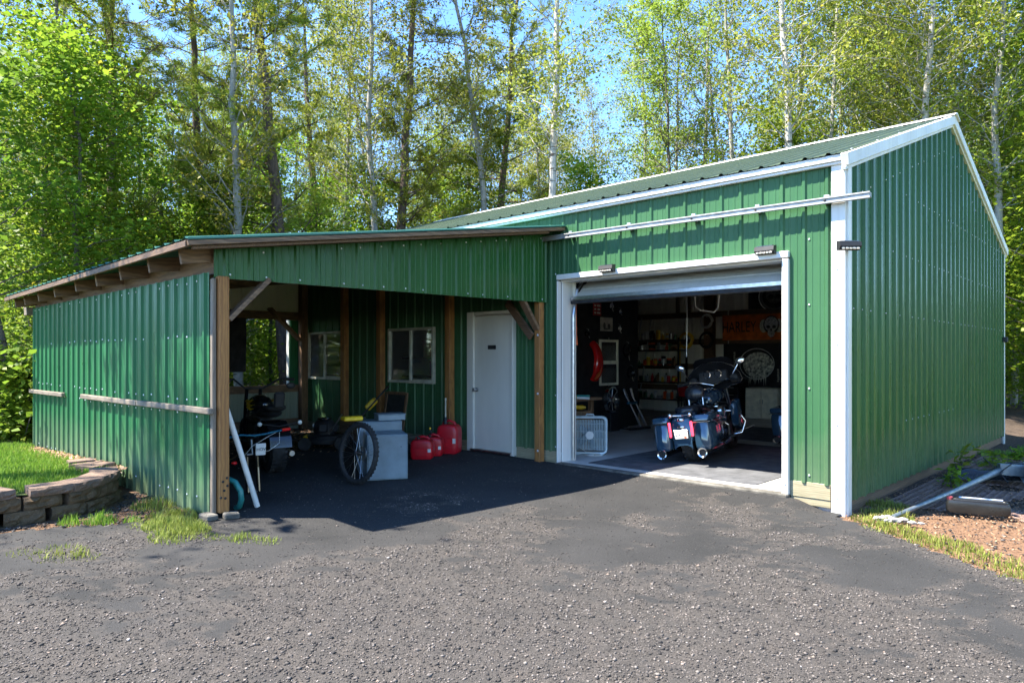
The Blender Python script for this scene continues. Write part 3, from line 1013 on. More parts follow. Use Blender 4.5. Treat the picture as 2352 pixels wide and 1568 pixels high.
# stony soil at the two driveway edges
N = 26000
x = rng.uniform(-.1, 4.2, N); y = rng.uniform(-3.2, 7, N)
x2 = rng.uniform(-5.6, -3.3, 9000); y2 = rng.uniform(-6.2, -4.66, 9000)
x = np.r_[x, x2]; y = np.r_[y, y2]
k = (~in_drive(x, y)) & ((x > .03) | (y < -4.66)) & ((x > wall_x(y) + .03) | (x > 0)) & (rng.random(len(x)) < np.where(x > 0, .25 + .6 * fbm(x * 2, y * 2), .55))
x, y = x[k], y[k]
R = np.clip(rng.lognormal(-4.85, .45, len(x)), .004, .022)
tag(stones('soil_stones', np.stack([x, y, g(x, y) - .022 + R * .2], 1), R, np.clip(rng.beta(2.0, 1.9, len(x)) * .82, 0, 1), STONE, 9), 'grey and buff stones in the bare soil at the driveway edges', 'stones', kind='stuff')

# leaf litter and wood chips
def chips(name, x, y, z, size, tint, mat, label, seed=2, lift=.7):
    rng = np.random.default_rng(seed)
    n = len(x)
    a = rng.uniform(0, 2 * PI, n)
    u = np.stack([np.cos(a), np.sin(a), rng.uniform(-lift, lift, n)], 1)
    v = np.stack([-np.sin(a), np.cos(a), rng.uniform(-lift, lift, n)], 1)
    P = np.stack([x, y, z], 1)
    s = size[:, None]
    V = np.stack([P - u * s, P - v * s * .45 + u * s * .1, P + u * s, P + v * s * .5], 1)
    V[..., 2] = np.maximum(V[..., 2], z[:, None] - .004)
    F = (np.arange(n)[:, None] * 4 + np.arange(4)[None])
    o = link(name, np_mesh(name, V.reshape(-1, 3), F, False, {'tint': np.repeat(tint, 4)}), mat)
    return tag(o, label, 'litter', kind='stuff')
LITTER = bpy.data.materials.new('dead leaf litter')
LITTER.use_nodes = True
nt = LITTER.node_tree
p = nt.nodes['Principled BSDF']
ta = nt.nodes.new('ShaderNodeAttribute'); ta.attribute_name = 'tint'
cr_ = nt.nodes.new('ShaderNodeValToRGB')
els = cr_.color_ramp.elements
els[0].color = (.05, .03, .02, 1); els[1].color = (.46, .36, .27, 1)
for pos, c in ((.35, (.13, .07, .04)), (.6, (.28, .15, .075)), (.8, (.36, .22, .13))):
    e = els.new(pos); e.color = (*c, 1)
nt.links.new(ta.outputs['Fac'], cr_.inputs['Fac'])
nt.links.new(cr_.outputs['Color'], p.inputs['Base Color'])
p.inputs['Roughness'].default_value = .85
N = 44000
x = rng.uniform(.03, 4.2, N); y = rng.uniform(-2.6, 7.5, N)
k = (~in_drive(x, y)) & (rng.random(N) < .35 + .5 * (y > .8))
x, y = x[k], y[k]
chips('leaf_litter', x, y, g(x, y) - .004, rng.uniform(.005, .019, len(x)), np.clip(rng.beta(2, 2, len(x)) * np.where(y < 1.1, .98, .8), 0, 1), LITTER, 'brown bark chips and dead leaves on the soil beside the gable end')
N = 5200
x = rng.uniform(-10.2, -6.2, N); y = rng.uniform(-4.5, -.1, N)
k = rng.random(N) < np.clip((-6.4 - x) / 2, 0, 1)
x, y = x[k], y[k]
chips('leaf_litter', x, y, g(x, y) + .004, rng.uniform(.012, .035, len(x)), rng.beta(2.4, 1.6, len(x)), LITTER, 'dry leaves blown into the back of the carport', 3)

# ------------------------------------------------------------------ lawn terrace and its block wall
def lawn_z(x, y):
    return np.interp(x, [-16, -10.4, -6.5, -4.5], [.04, .07, .205, .222]) + .03 * (fbm(x * 1.3, y * 1.3) - .5)
LAWNM = soil_mat('lawn soil', (.075, .105, .025), (.04, .055, .015), (.14, .17, .05), 6, .6, [('bare', ((.20, .12, .07), (.40, .27, .17)))])
lx = np.arange(-18, -4.4, .12); ly = np.arange(-12, -4.6, .12)
bare = lambda x, y: np.clip((y + 5.02 + .25 * (fbm(x * 3, y * 3) - .5)) * 5, 0, 1) * np.clip((x + 10.0) * 2, 0, 1)
me, _ = grid_mesh('lawn', lx, ly, lawn_z, lambda x, y: (x < wall_x(y) - .12) & (y < -4.63), {'bare': bare})
tag(link('lawn', me, LAWNM), kind='structure')

def blades(name, x, y, z, h, w, tint, mat, label, cat='grass', seed=1, bend=.5):
    rng = np.random.default_rng(seed)
    n = len(x)
    a = rng.uniform(0, 2 * PI, n)
    d = np.stack([np.cos(a), np.sin(a), np.zeros(n)], 1)
    s = np.stack([-np.sin(a), np.cos(a), np.zeros(n)], 1) * w[:, None]
    P = np.stack([x, y, z], 1)
    b = rng.uniform(.1, 1, n)[:, None] * bend
    H = h[:, None] * np.array([[0, 0, 1.]])
    m_ = P + H * .55 + d * h[:, None] * b * .3
    t = P + H * (1 - b * .25) + d * h[:, None] * b
    V = np.stack([P - s, P + s, m_ - s * .8, m_ + s * .8, t], 1)
    o = np.arange(n)[:, None] * 5
    F = np.concatenate([o + np.array([[0, 1, 3]]), o + np.array([[0, 3, 2]]), o + np.array([[2, 3, 4]])], 1).reshape(-1, 3)
    ob = link(name, np_mesh(name, V.reshape(-1, 3), F, False, {'tint': np.repeat(tint, 5)}), mat)
    return tag(ob, label, cat, kind='stuff')
GRASS = leaf_mat('grass', (.060, .150, .012), (.170, .310, .035), (.36, .34, .10), .40, .5)
WEED = leaf_mat('weed', (.085, .150, .020), (.25, .33, .06), (.42, .40, .16), .32, .5)
N = 52000
x = rng.uniform(-10.6, -4.9, N); y = rng.uniform(-7.3, -4.7, N)
k = (x < wall_x(y) - .24) & (rng.random(N) > bare(x, y) * .96)
x, y = x[k], y[k]
blades('lawn_grass', x, y, lawn_z(x, y) - .005, rng.uniform(.03, .085, len(x)), rng.uniform(.0025, .005, len(x)), rng.beta(2.5, 2, len(x)), GRASS, 'mown bright green grass on the raised lawn', 'grass')
N = 2600
x = rng.uniform(-10.2, -5.9, N); y = rng.uniform(-5.12, -4.66, N)
chips('leaf_litter', x, y, lawn_z(x, y) + .006, rng.uniform(.01, .03, N), rng.beta(2.4, 1.5, N), LITTER, 'dead leaves along the foot of the green side wall', 6)
# rough grass to the left of the carport and on the right
N = 26000
x = np.r_[rng.uniform(-17, -10.4, N), rng.uniform(3.0, 12, N)]; y = np.r_[rng.uniform(-7, 0, N), rng.uniform(-2, 14, N)]
k = rng.random(2 * N) < grass_mask(x, y)
x, y = x[k], y[k]
blades('rough_grass', x, y, g(x, y) - .03, rng.uniform(.05, .16, len(x)), rng.uniform(.004, .008, len(x)), rng.beta(2.5, 2, len(x)), GRASS, 'rough grass beyond the end of the carport', 'grass', 3)

# weed tufts
def tufts(name, spots, label, mat, seed):
    rng = np.random.default_rng(seed)
    X, Y, H = [], [], []
    for (tx, ty, r, n, h) in spots:
        rr = r * np.sqrt(rng.random(n)); a = rng.uniform(0, 2 * PI, n)
        X.append(tx + rr * np.cos(a)); Y.append(ty + rr * np.sin(a) * .8)
        H.append(h * rng.uniform(.35, 1.1, n) * (1.1 - .6 * rr / r))
    X, Y, H = map(np.concatenate, (X, Y, H))
    blades(name, X, Y, g(X, Y) - .02, H, rng.uniform(.0018, .004, len(X)), rng.beta(2.2, 1.8, len(X)), mat, label, 'weeds', seed, .75)
tufts('weeds', [(-4.15, -4.83, .30, 900, .10), (-3.80, -4.98, .30, 1500, .11), (-3.55, -4.90, .16, 500, .12), (-4.75, -4.80, .25, 380, .13), (-3.45, -5.12, .22, 420, .12), (-3.95, -5.12, .2, 260, .08),
                (-3.05, -4.72, .16, 200, .09), (-3.25, -4.88, .12, 130, .07), (-2.85, -4.60, .12, 110, .08)], 'tuft of yellow-green weeds at the foot of the carport post', WEED, 11)
tufts('weeds', [(-4.42, -5.35, .16, 240, .14), (-4.55, -5.55, .12, 110, .13), (-4.25, -5.15, .1, 80, .1)], 'grass weeds at the foot of the block wall', GRASS, 12)
tufts('weeds', [(-3.55, -5.85, .25, 260, .09), (-3.35, -5.75, .12, 90, .10), (-3.75, -6.05, .15, 100, .06)], 'weeds growing through the driveway in front of the block wall', WEED, 13)
tufts('weeds', [(.30, -.12, .22, 420, .10), (.55, -.35, .28, 520, .09), (.95, -.55, .30, 650, .09), (1.30, -.80, .28, 420, .08), (1.62, -.98, .25, 300, .07), (.25, .30, .2, 300, .10), (.18, .75, .22, 420, .11), (.45, .15, .16, 260, .14), (1.85, 1.25, .2, 320, .11), (1.6, -1.1, .3, 300, .06), (2.1, 1.0, .3, 300, .1)],
      'patchy weeds along the driveway edge by the white corner trim', WEED, 14)
tufts('weeds', [(.2, 6.8, .4, 500, .12), (.9, 8.2, .6, 900, .14), (1.6, 9.5, .9, 1400, .16), (.4, 5.2, .3, 260, .1)], 'grass tufts at the far end of the gable wall', GRASS, 15)

# block retaining wall
BLOCK = soil_mat('split face block', (.160, .108, .062), (.070, .050, .030), (.22, .16, .10), 9, .5)
CAPM = soil_mat('cap stone', (.21, .145, .11), (.10, .075, .06), (.30, .20, .13), 8, .35)
def block_mesh(w, dpt, h, seed, rough=.012):
    rng = random.Random(seed)
    nx, nz = 7, 4
    mb = MB()
    vs, fs = [], []
    for i in range(nx + 1):
        for j in range(nz + 1):
            e = (i in (0, nx)) + (j in (0, nz))
            vs.append(Vector((-w / 2 + w * i / nx, (rng.uniform(-rough, rough) if not e else rough * .9 * e + rng.uniform(-.003, .003)), h * j / nz)))
    for i in range(nx):
        for j in range(nz):
            a = i * (nz + 1) + j
            fs.append((a, a + nz + 1, a + nz + 2, a + 1))
    n = len(vs)
    taper = .78
    back = [Vector((-w / 2 * taper, dpt, 0)), Vector((w / 2 * taper, dpt, 0)), Vector((w / 2 * taper, dpt, h)), Vector((-w / 2 * taper, dpt, h))]
    vs += back
    top = [i * (nz + 1) + nz for i in range(nx + 1)]
    bot = [i * (nz + 1) for i in range(nx + 1)]
    lef = list(range(nz + 1)); rig = [nx * (nz + 1) + j for j in range(nz + 1)]
    fs += [tuple(top + [n + 2, n + 3]), tuple(bot[::-1] + [n, n + 1]), tuple(lef[::-1] + [n + 3, n][::1][::-1]) , tuple(rig + [n + 2, n + 1]), (n, n + 3, n + 2, n + 1)]
    return mb.add(vs, fs).mesh('block')
bmeshes = [block_mesh(.30, .2, .114, s, .02) for s in range(5)]
cmeshes = [block_mesh(.34, .26, .075, s + 20, .012) for s in range(4)]
for b_ in bmeshes: b_.materials.append(BLOCK)
for b_ in cmeshes: b_.materials.append(CAPM)
rw = empty('retaining_wall', (0, 0, 0), 0, 'curved dry-laid retaining wall of brown split-face blocks holding up the lawn', 'wall')
py_ = np.array([-8.2, -6.6, -5.95, -5.6, -5.3, -5.05, -4.88, -4.80])
px_ = np.array([-4.35, -4.70, -4.80, -4.82, -4.90, -5.10, -5.40, -5.75])
seglen = np.r_[0, np.cumsum(np.hypot(np.diff(px_), np.diff(py_)))]
def wpt(s):
    return Vector((np.interp(s, seglen, px_), np.interp(s, seglen, py_), 0))
rb = random.Random(4)
for course, (z, off) in enumerate(((-.150, .14), (-.033, .0), (.086, .17))):
    s = off
    while s < seglen[-1] - .05:
        p0 = wpt(s)
        t = (wpt(s + .1) - wpt(s - .1)).normalized()
        n_in = Vector((-t.y, t.x, 0))
        o = link('block', bmeshes[rb.randrange(5)], None, rw)
        q = p0 + n_in * (.018 * course)
        o.location = (q.x, q.y, z + rb.uniform(-.004, .004) + .012 * math.sin(s))
        o.rotation_euler = (rb.uniform(-.02, .02), rb.uniform(-.015, .015), math.atan2(n_in.y, n_in.x) - PI / 2 + rb.uniform(-.11, .11))
        s += .322 + rb.uniform(0, .05)
s = .05
skip = rb
k = 0
while s < seglen[-1] + .02:
    p0 = wpt(min(s, seglen[-1]))
    t = (wpt(min(s + .1, seglen[-1])) - wpt(s - .15)).normalized()
    n_in = Vector((-t.y, t.x, 0))
    o = link('cap_block', cmeshes[k % 4], None, rw)
    q = p0 + n_in * .02
    o.location = (q.x, q.y, .203 + rb.uniform(-.006, .008))
    o.rotation_euler = (rb.uniform(-.03, .03), rb.uniform(-.03, .03), math.atan2(n_in.y, n_in.x) - PI / 2 + rb.uniform(-.09, .09))
    s += .352 + (.09 if k == 6 else rb.uniform(0, .012))
    k += 1
for i in range(3):
    o = link('cap_block', cmeshes[i], None, rw)
    o.location = (-5.98 - .30 * i, -4.86 + .03 * i, .190)
    o.rotation_euler = (rb.uniform(-.1, .1), rb.uniform(-.1, .1), 2.2 + .4 * i)
# ------------------------------------------------------------------ trees
class TreeGeo:
    def __init__(self):
        self.V, self.F, self.n = [], [], 0
        self.LV, self.T = [], []
    def limb(self, pts, rad, sides=6):
        pts = np.asarray(pts, float); rad = np.asarray(rad, float)
        m = len(pts)
        t = np.gradient(pts, axis=0); t /= np.linalg.norm(t, axis=1)[:, None] + 1e-9
        ref = np.array([1., .13, .07])
        x = np.cross(t, ref); x /= np.linalg.norm(x, axis=1)[:, None] + 1e-9
        y = np.cross(t, x)
        a = np.arange(sides) * 2 * PI / sides
        ring = pts[:, None] + (x[:, None] * np.cos(a)[None, :, None] + y[:, None] * np.sin(a)[None, :, None]) * rad[:, None, None]
        i, j = np.meshgrid(np.arange(m - 1), np.arange(sides), indexing='ij')
        k = (j + 1) % sides
        f = np.stack([i * sides + j, i * sides + k, (i + 1) * sides + k, (i + 1) * sides + j], -1).reshape(-1, 4) + self.n
        self.V.append(ring.reshape(-1, 3)); self.F.append(f); self.n += m * sides
    def leaves(self, P, size, rng, up=.35, tint=None, aspect=.62):
        n = len(P)
        nrm = rng.normal(size=(n, 3)); nrm[:, 2] = np.abs(nrm[:, 2]) + up
        nrm /= np.linalg.norm(nrm, axis=1)[:, None]
        d = rng.normal(size=(n, 3)); d -= nrm * (d * nrm).sum(1)[:, None]
        d /= np.linalg.norm(d, axis=1)[:, None] + 1e-9
        s = np.cross(nrm, d)
        L = (size * np.clip(rng.lognormal(-.08, .30, n), .45, 1.7))[:, None]
        fold = nrm * L * .10
        V = np.stack([P - d * L * .5, P + s * L * aspect * .5 + fold + d * L * .05, P + d * L * .55, P - s * L * aspect * .5 + fold], 1)
        self.LV.append(V)
        self.T.append(rng.beta(2.2, 2.2, n) if tint is None else tint)
    def needles(self, P, D, L, w, rng, per=7):
        n = len(P)
        P = np.repeat(P, per, 0); D = np.repeat(D, per, 0)
        d = D * .9 + rng.normal(size=P.shape) * .62; d /= np.linalg.norm(d, axis=1)[:, None]
        s = np.cross(d, rng.normal(size=P.shape)); s /= np.linalg.norm(s, axis=1)[:, None] + 1e-9
        l = (L * rng.uniform(.6, 1.2, len(P)))[:, None]
        B = P + rng.normal(size=P.shape) * .02
        V = np.stack([B - s * w * .5, B + d * l * .6 - s * w * .5, B + d * l, B + d * l * .5 + s * w * .5], 1)
        self.LV.append(V)
        self.T.append(np.repeat(rng.beta(2, 2, n), per) * .7 + .3 * rng.random(len(P)))
    def meshes(self, name):
        tm = np_mesh(name + '_trunk', np.concatenate(self.V), np.concatenate(self.F), True)
        LV = np.concatenate(self.LV); n = len(LV)
        lm = np_mesh(name + '_crown', LV.reshape(-1, 3), np.arange(n * 4).reshape(-1, 4), False, {'tint': np.repeat(np.concatenate(self.T), 4)})
        return tm, lm

def wobble(p0, d, L, n, rng, amp=.08, curve=None):
    d = np.asarray(d, float); d /= np.linalg.norm(d)
    t = np.linspace(0, 1, n)
    w = np.cumsum(rng.normal(size=(n, 3)) * amp * L / n, 0); w -= w[0]
    P = np.asarray(p0)[None] + d[None] * (t * L)[:, None] + w
    if curve is not None:
        P += np.asarray(curve)[None] * (t ** 2 * L)[:, None]
    return P

def aspen(seed, H=15., first=.30, leaves=9000, lsize=.092, spread=1.0, r0=.11):
    rng = np.random.default_rng(seed)
    T = TreeGeo()
    tr = wobble((0, 0, -.2), (rng.normal() * .02, rng.normal() * .02, 1), H, 16, rng, .05)
    tt = np.linspace(0, 1, 16)
    T.limb(tr, r0 * (1 - tt) ** .8 + .012, 8)
    nb = 46
    per = leaves // nb
    for i in range(nb):
        f = first + (1 - first) * (i + rng.random()) / nb
        p0 = np.array([np.interp(f, tt, tr[:, k]) for k in range(3)])
        a = rng.uniform(0, 2 * PI)
        rise = rng.uniform(.55, 1.3)
        L = (1.05 + 1.5 * math.sin(PI * min(1, (f - first) / (1 - first) * .8 + .12))) * rng.uniform(.6, 1.15) * spread
        b = wobble(p0, (math.cos(a), math.sin(a), rise), L, 7, rng, .22)
        T.limb(b, np.linspace(.030 * (1.15 - f), .006, 7), 5)
        cl = []
        for s in range(7):
            q = b[rng.integers(1, 7)]
            e = wobble(q, (math.cos(a) + rng.normal() * .9, math.sin(a) + rng.normal() * .9, rng.uniform(-.1, 1.1)), L * rng.uniform(.25, .5), 4, rng, .25)
            T.limb(e, np.linspace(.010, .004, 4), 4)
            cl.append(e[1:])
        cl = np.concatenate(cl + [b[3:]])
        P = cl[rng.integers(0, len(cl), per)] + rng.normal(size=(per, 3)) * np.array([.14, .14, .11]) * spread
        T.leaves(P, lsize, rng, .2)
    # bare dead twigs low on the stem
    for i in range(12):
        f = rng.uniform(.1, first + .15)
        p0 = np.array([np.interp(f, tt, tr[:, k]) for k in range(3)])
        a = rng.uniform(0, 2 * PI)
        T.limb(wobble(p0, (math.cos(a), math.sin(a), rng.uniform(.2, 1.2)), rng.uniform(.4, 1.6), 5, rng, .3), np.linspace(.013, .004, 5), 4)
    return T.meshes('aspen')

def maple(seed, H=8., first=.06, leaves=10000, lsize=.098, spread=1.0, r0=.06):
    rng = np.random.default_rng(seed)
    T = TreeGeo()
    tr = wobble((0, 0, -.2), (rng.normal() * .06, rng.normal() * .06, 1), H, 12, rng, .09)
    tt = np.linspace(0, 1, 12)
    T.limb(tr, r0 * (1 - tt) ** .8 + .008, 7)
    nb = 44
    per = leaves // nb
    for i in range(nb):
        f = first + (1 - first) * (i + rng.random()) / nb
        p0 = np.array([np.interp(f, tt, tr[:, k]) for k in range(3)])
        a = rng.uniform(0, 2 * PI)
        L = (2.3 - 1.5 * f) * rng.uniform(.6, 1.1) * spread
        b = wobble(p0, (math.cos(a), math.sin(a), rng.uniform(.05, .7)), L, 6, rng, .2)
        T.limb(b, np.linspace(.022 * (1.2 - f), .005, 6), 5)
        P = b[rng.integers(1, 6, per)] + rng.normal(size=(per, 3)) * np.array([.36, .36, .15]) * spread
        T.leaves(P, lsize, rng, 1.1, None, .8)
    return T.meshes('maple')

def pine(seed, H=15., first=.16, r0=.16):
    rng = np.random.default_rng(seed)
    T = TreeGeo()
    tr = wobble((0, 0, -.2), (rng.normal() * .03, rng.normal() * .03, 1), H, 14, rng, .05)
    tt = np.linspace(0, 1, 14)
    T.limb(tr, r0 * (1 - tt) ** .7 + .02, 10)
    NP, ND = [], []
    for i in range(52):
        f = first + (1 - first) * (i + rng.random()) / 52
        p0 = np.array([np.interp(f, tt, tr[:, k]) for k in range(3)])
        a = rng.uniform(0, 2 * PI)
        L = (2.9 - 2.0 * f) * rng.uniform(.55, 1.15)
        d = np.array([math.cos(a), math.sin(a), rng.uniform(-.05, .45)])
        b = wobble(p0, d, L, 7, rng, .18, (0, 0, .16))
        T.limb(b, np.linspace(.040 * (1.2 - f), .007, 7), 5)
        bare = rng.random() < .16 or f < first + .08
        for s in range(11):
            q = b[rng.integers(1, 7)]
            e = wobble(q, d + rng.normal(size=3) * np.array([.7, .7, .35]), L * rng.uniform(.18, .40), 4, rng, .2, (0, 0, .2))
            T.limb(e, np.linspace(.010, .004, 4), 4)
            if bare: continue
            dd = e[-1] - e[0]; dd /= np.linalg.norm(dd)
            t = rng.random(9) ** .6
            NP.append(e[0] + (e[-1] - e[0]) * t[:, None] + rng.normal(size=(9, 3)) * .03)
            ND.append(np.repeat(dd[None], 9, 0))
    T.needles(np.concatenate(NP), np.concatenate(ND), .17, .014, rng, 9)
    return T.meshes('pine')

def bark(name, base, dark, mark=None, scale=6.):
    m = bpy.data.materials.new(name)
    m.use_nodes = True
    nt = m.node_tree
    p = nt.nodes['Principled BSDF']
    n1 = noise(nt, scale * 4, 6, stretch=(1, 1, .25))
    c = ramp_mix(nt, mrange(nt, n1, .3, .7), dark, base)
    if mark:
        n2 = noise(nt, 9, 5, stretch=(.35, .35, 2.2))
        c = ramp_mix(nt, mrange(nt, n2, .58, .66), c, mark)
        n3 = noise(nt, .8, 2)
        c = ramp_mix(nt, mrange(nt, n3, .5, .75, 0, .55), c, (.16, .15, .11))
    nt.links.new(c, p.inputs['Base Color'])
    p.inputs['Roughness'].default_value = .88
    bump(nt, p, n1, .5, .02)
    return m
BIRCHB = bark('pale aspen bark', (.36, .345, .30), (.22, .21, .18), (.06, .055, .045))
BIRCHW = bark('white birch bark', (.52, .49, .43), (.34, .32, .28), (.09, .07, .05))
PINEB = bark('pine bark', (.155, .105, .075), (.055, .038, .030))
GREYB_ = bark('grey brown bark', (.15, .125, .10), (.06, .05, .042))
L_ASP = leaf_mat('aspen leaves', (.120, .190, .022), (.290, .385, .050), (.46, .40, .06), .46, .38)
L_ASPY = leaf_mat('yellowing aspen leaves', (.145, .188, .024), (.325, .368, .052), (.50, .36, .06), .46, .38)
L_MAP = leaf_mat('maple leaves', (.085, .185, .014), (.235, .365, .032), (.50, .34, .05), .50, .34)
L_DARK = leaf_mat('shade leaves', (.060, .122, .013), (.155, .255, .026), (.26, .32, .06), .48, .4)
L_PINE = leaf_mat('pine needles', (.100, .180, .016), (.290, .370, .040), (.36, .33, .08), .36, .45)

KINDS = {}
for nm, gen, bk, lf in (
        ('aspen_a', lambda: aspen(1, 15.5, .34, 11000), BIRCHB, L_ASP),
        ('aspen_b', lambda: aspen(2, 14.5, .26, 11500), BIRCHB, L_ASPY),
        ('aspen_c', lambda: aspen(3, 16.5, .40, 10500), BIRCHB, L_ASPY),
        ('aspen_d', lambda: aspen(4, 13.0, .18, 11500, .09, .9, .07), GREYB_, L_ASP),
        ('birch', lambda: aspen(5, 16.5, .42, 10000, .09, 1.0, .115), BIRCHW, L_ASPY),
        ('sparse', lambda: aspen(6, 15.0, .36, 5500, .088, 1.0, .09), BIRCHB, L_ASP),
        ('snag', lambda: aspen(14, 9.3, .60, 1500, .13, .85, .12), GREYB_, L_ASP),
        ('pine_a', lambda: pine(7, 15.5, .13), PINEB, L_PINE),
        ('pine_b', lambda: pine(8, 14.0, .20, .13), PINEB, L_PINE),
        ('maple_a', lambda: maple(9, 8.5), GREYB_, L_MAP),
        ('maple_b', lambda: maple(10, 6.0, .04, 8000, .095), GREYB_, L_MAP),
        ('maple_c', lambda: maple(11, 11.5, .10, 12500, .105, 1.2), GREYB_, L_MAP),
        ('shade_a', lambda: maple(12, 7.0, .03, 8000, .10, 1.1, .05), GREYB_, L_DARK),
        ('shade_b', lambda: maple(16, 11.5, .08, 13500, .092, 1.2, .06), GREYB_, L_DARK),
        ('bush', lambda: maple(13, 2.0, .02, 3200, .15, .55, .02), GREYB_, L_MAP)):
    tm, lm = gen()
    tm.materials.append(bk); lm.materials.append(lf)
    KINDS[nm] = (tm, lm)

TN = {'aspen': 'aspen_tree', 'birch': 'birch_tree', 'sparse': 'aspen_tree', 'snag': 'aspen_tree', 'pine': 'pine_tree', 'maple': 'maple_tree', 'shade': 'maple_tree', 'bush': 'leafy_bush'}
trr = random.Random(21)
def tree(kind, loc, label, group=None, sc=1.0, lean=(0, 0), rz=None, cat='tree'):
    base = kind.split('_')[0]
    o = empty(TN[base], (loc[0], loc[1], float(g(loc[0], loc[1])) - .03), trr.uniform(0, 6.28) if rz is None else rz, label, cat, group)
    o.rotation_euler = (lean[0], lean[1], o.rotation_euler[2])
    o.scale = (sc, sc, sc * trr.uniform(.95, 1.06))
    for nm, me in zip(('trunk', 'crown'), KINDS[kind]):
        link(nm, me, None, o)
    return o
def tree_px(kind, u, depth, label, u_top=None, group=None, sc=1.0):
    """lean is given by how far the stem drifts sideways towards its top"""
    p = at(u, depth)
    lean = (0, 0)
    if u_top is not None:
        off = (u_top - u) / FP * depth / 10.5
        c, s = math.cos(YAW), math.sin(YAW)
        lean = (off * s, off * c)          # small-angle tilt towards the right-hand direction (c, -s)
    return tree(kind, p, label, group, sc, lean)

# stems one can tell apart in the photograph
tree_px('pine_a', 664, 18.5, 'tall dark pine with a thick bare trunk above the middle of the carport roof', 612, sc=1.05)
tree_px('pine_a', 911, 20.5, 'dark straight pine over the right half of the carport roof, dense low boughs', 902, sc=1.0)
tree_px('pine_b', 484, 19.5, 'slender pine with feathery boughs above the carport eave end', 462)
tree_px('pine_b', 250, 17.0, 'pine with spreading light green boughs over the left half of the carport', 268)
tree_px('pine_b', 1115, 23.0, 'pine whose dark boughs hang left of the white-stemmed birch', 1095, sc=1.1)
tree_px('pine_a', 735, 26.0, 'pine standing behind the two thick pines', 725)
tree_px('birch', 1264, 18.0, 'tall pale birch rising behind the garage roof just left of its middle', 1298)
tree_px('birch', 1836, 17.0, 'straight white birch against the blue sky behind the roof', 1834)
tree_px('birch', 2096, 18.5, 'thick white birch behind the right part of the ridge', 2062)
tree_px('aspen_a', 873, 20.0, 'pale aspen with banded bark just left of the dark straight pine', 838)
tree_px('aspen_c', 1154, 21.0, 'leaning pale aspen behind the low end of the garage roof', 1082)
tree_px('sparse', 1712, 21.0, 'thin aspen leaning left, left of the straight white birch', 1632)
tree_px('sparse', 1690, 24.0, 'thin upright aspen in the gap of blue sky', 1715)
tree_px('aspen_d', 1566, 21.5, 'dark multi-branched aspen in the middle of the ridge line', 1540)
tree_px('sparse', 1608, 23.0, 'slim grey aspen beside the dark multi-branched one', 1622)
tree_px('sparse', 1884, 21.0, 'slim aspen leaning right beside the straight white birch', 1935)
tree_px('aspen_b', 1958, 24.0, 'leafy aspen left of the thick white birch', 1950)
tree_px('aspen_a', 2032, 21.0, 'leafy aspen close left of the thick white birch', 2012)
tree_px('aspen_b', 2180, 22.0, 'leafy aspen behind the gable peak', 2168)
tree_px('aspen_a', 2290, 17.5, 'pale aspen beyond the right corner of the gable end', 2284)
tree_px('maple_c', 2400, 17.0, 'bright leafy maple hanging into the picture beside the gable end', sc=1.1)
tree_px('maple_c', 2385, 21.0, 'bright maple further back at the edge of the yard behind the gable end')
tree_px('shade_b', 50, 14.8, 'tall leafy maple at the far end of the carport, its boughs reaching the top', sc=1.1)
tree_px('maple_b', 455, 17.5, 'low maple with red-tipped yellow leaves right behind the carport eave')
tree_px('maple_b', 395, 18.5, 'low bright maple behind the carport eave, beside the red-tipped one', sc=.95)
tree_px('maple_a', 175, 14.5, 'bushy green maple behind the left half of the carport roof')
tree_px('maple_a', 320, 18.0, 'bushy maple behind the middle of the carport eave')
tree_px('shade_a', 20, 12.2, 'shaded bushy maple at the far left end of the side wall')
tree_px('bush', 28, 11.6, 'broad-leaved green bush beside the far end of the green side wall', sc=.72)
tree_px('bush', -30, 12.3, 'broad-leaved bush at the picture edge behind the lawn', sc=.8)

# the rest of the wood
used = [(664, 18.5), (911, 20.5), (1264, 18), (1836, 17), (2096, 18.5), (873, 20), (1154, 21)]
def ok_spot(p):
    return not (-13.2 < p.x < 2.0 and -6 < p.y < 10.6)
rt = random.Random(77)
n = 0
tries = 0
while n < 92 and tries < 2000:
    tries += 1
    u = rt.uniform(-150, 2480)
    dep = rt.uniform(19, 44)
    p = at(u, dep)
    if not ok_spot(p): continue
    if 1400 < u < 1960 and (dep < 23 or rt.random() < .45): continue
    if any(abs(u - uu) < 26 and dep < dd + 6 for uu, dd in used): continue
    kind = rt.choices(['aspen_a', 'aspen_b', 'aspen_c', 'aspen_d', 'sparse', 'pine_b'], [3, 4, 3, 2, 5, 1.0 if u < 1200 else .1])[0]
    pk = kind.split('_')[0]
    tree(kind, p, {'pine': 'pine deep in the wood among the aspens', 'sparse': 'thin-crowned aspen stem deep in the wood', 'aspen': 'leafy aspen stem deep in the wood'}[pk],
         {'pine': 'pines deep in the wood', 'sparse': 'thin aspens deep in the wood', 'aspen': 'leafy aspens deep in the wood'}[pk], rt.uniform(.8, 1.08), (rt.gauss(0, .025), rt.gauss(0, .025)))
    n += 1
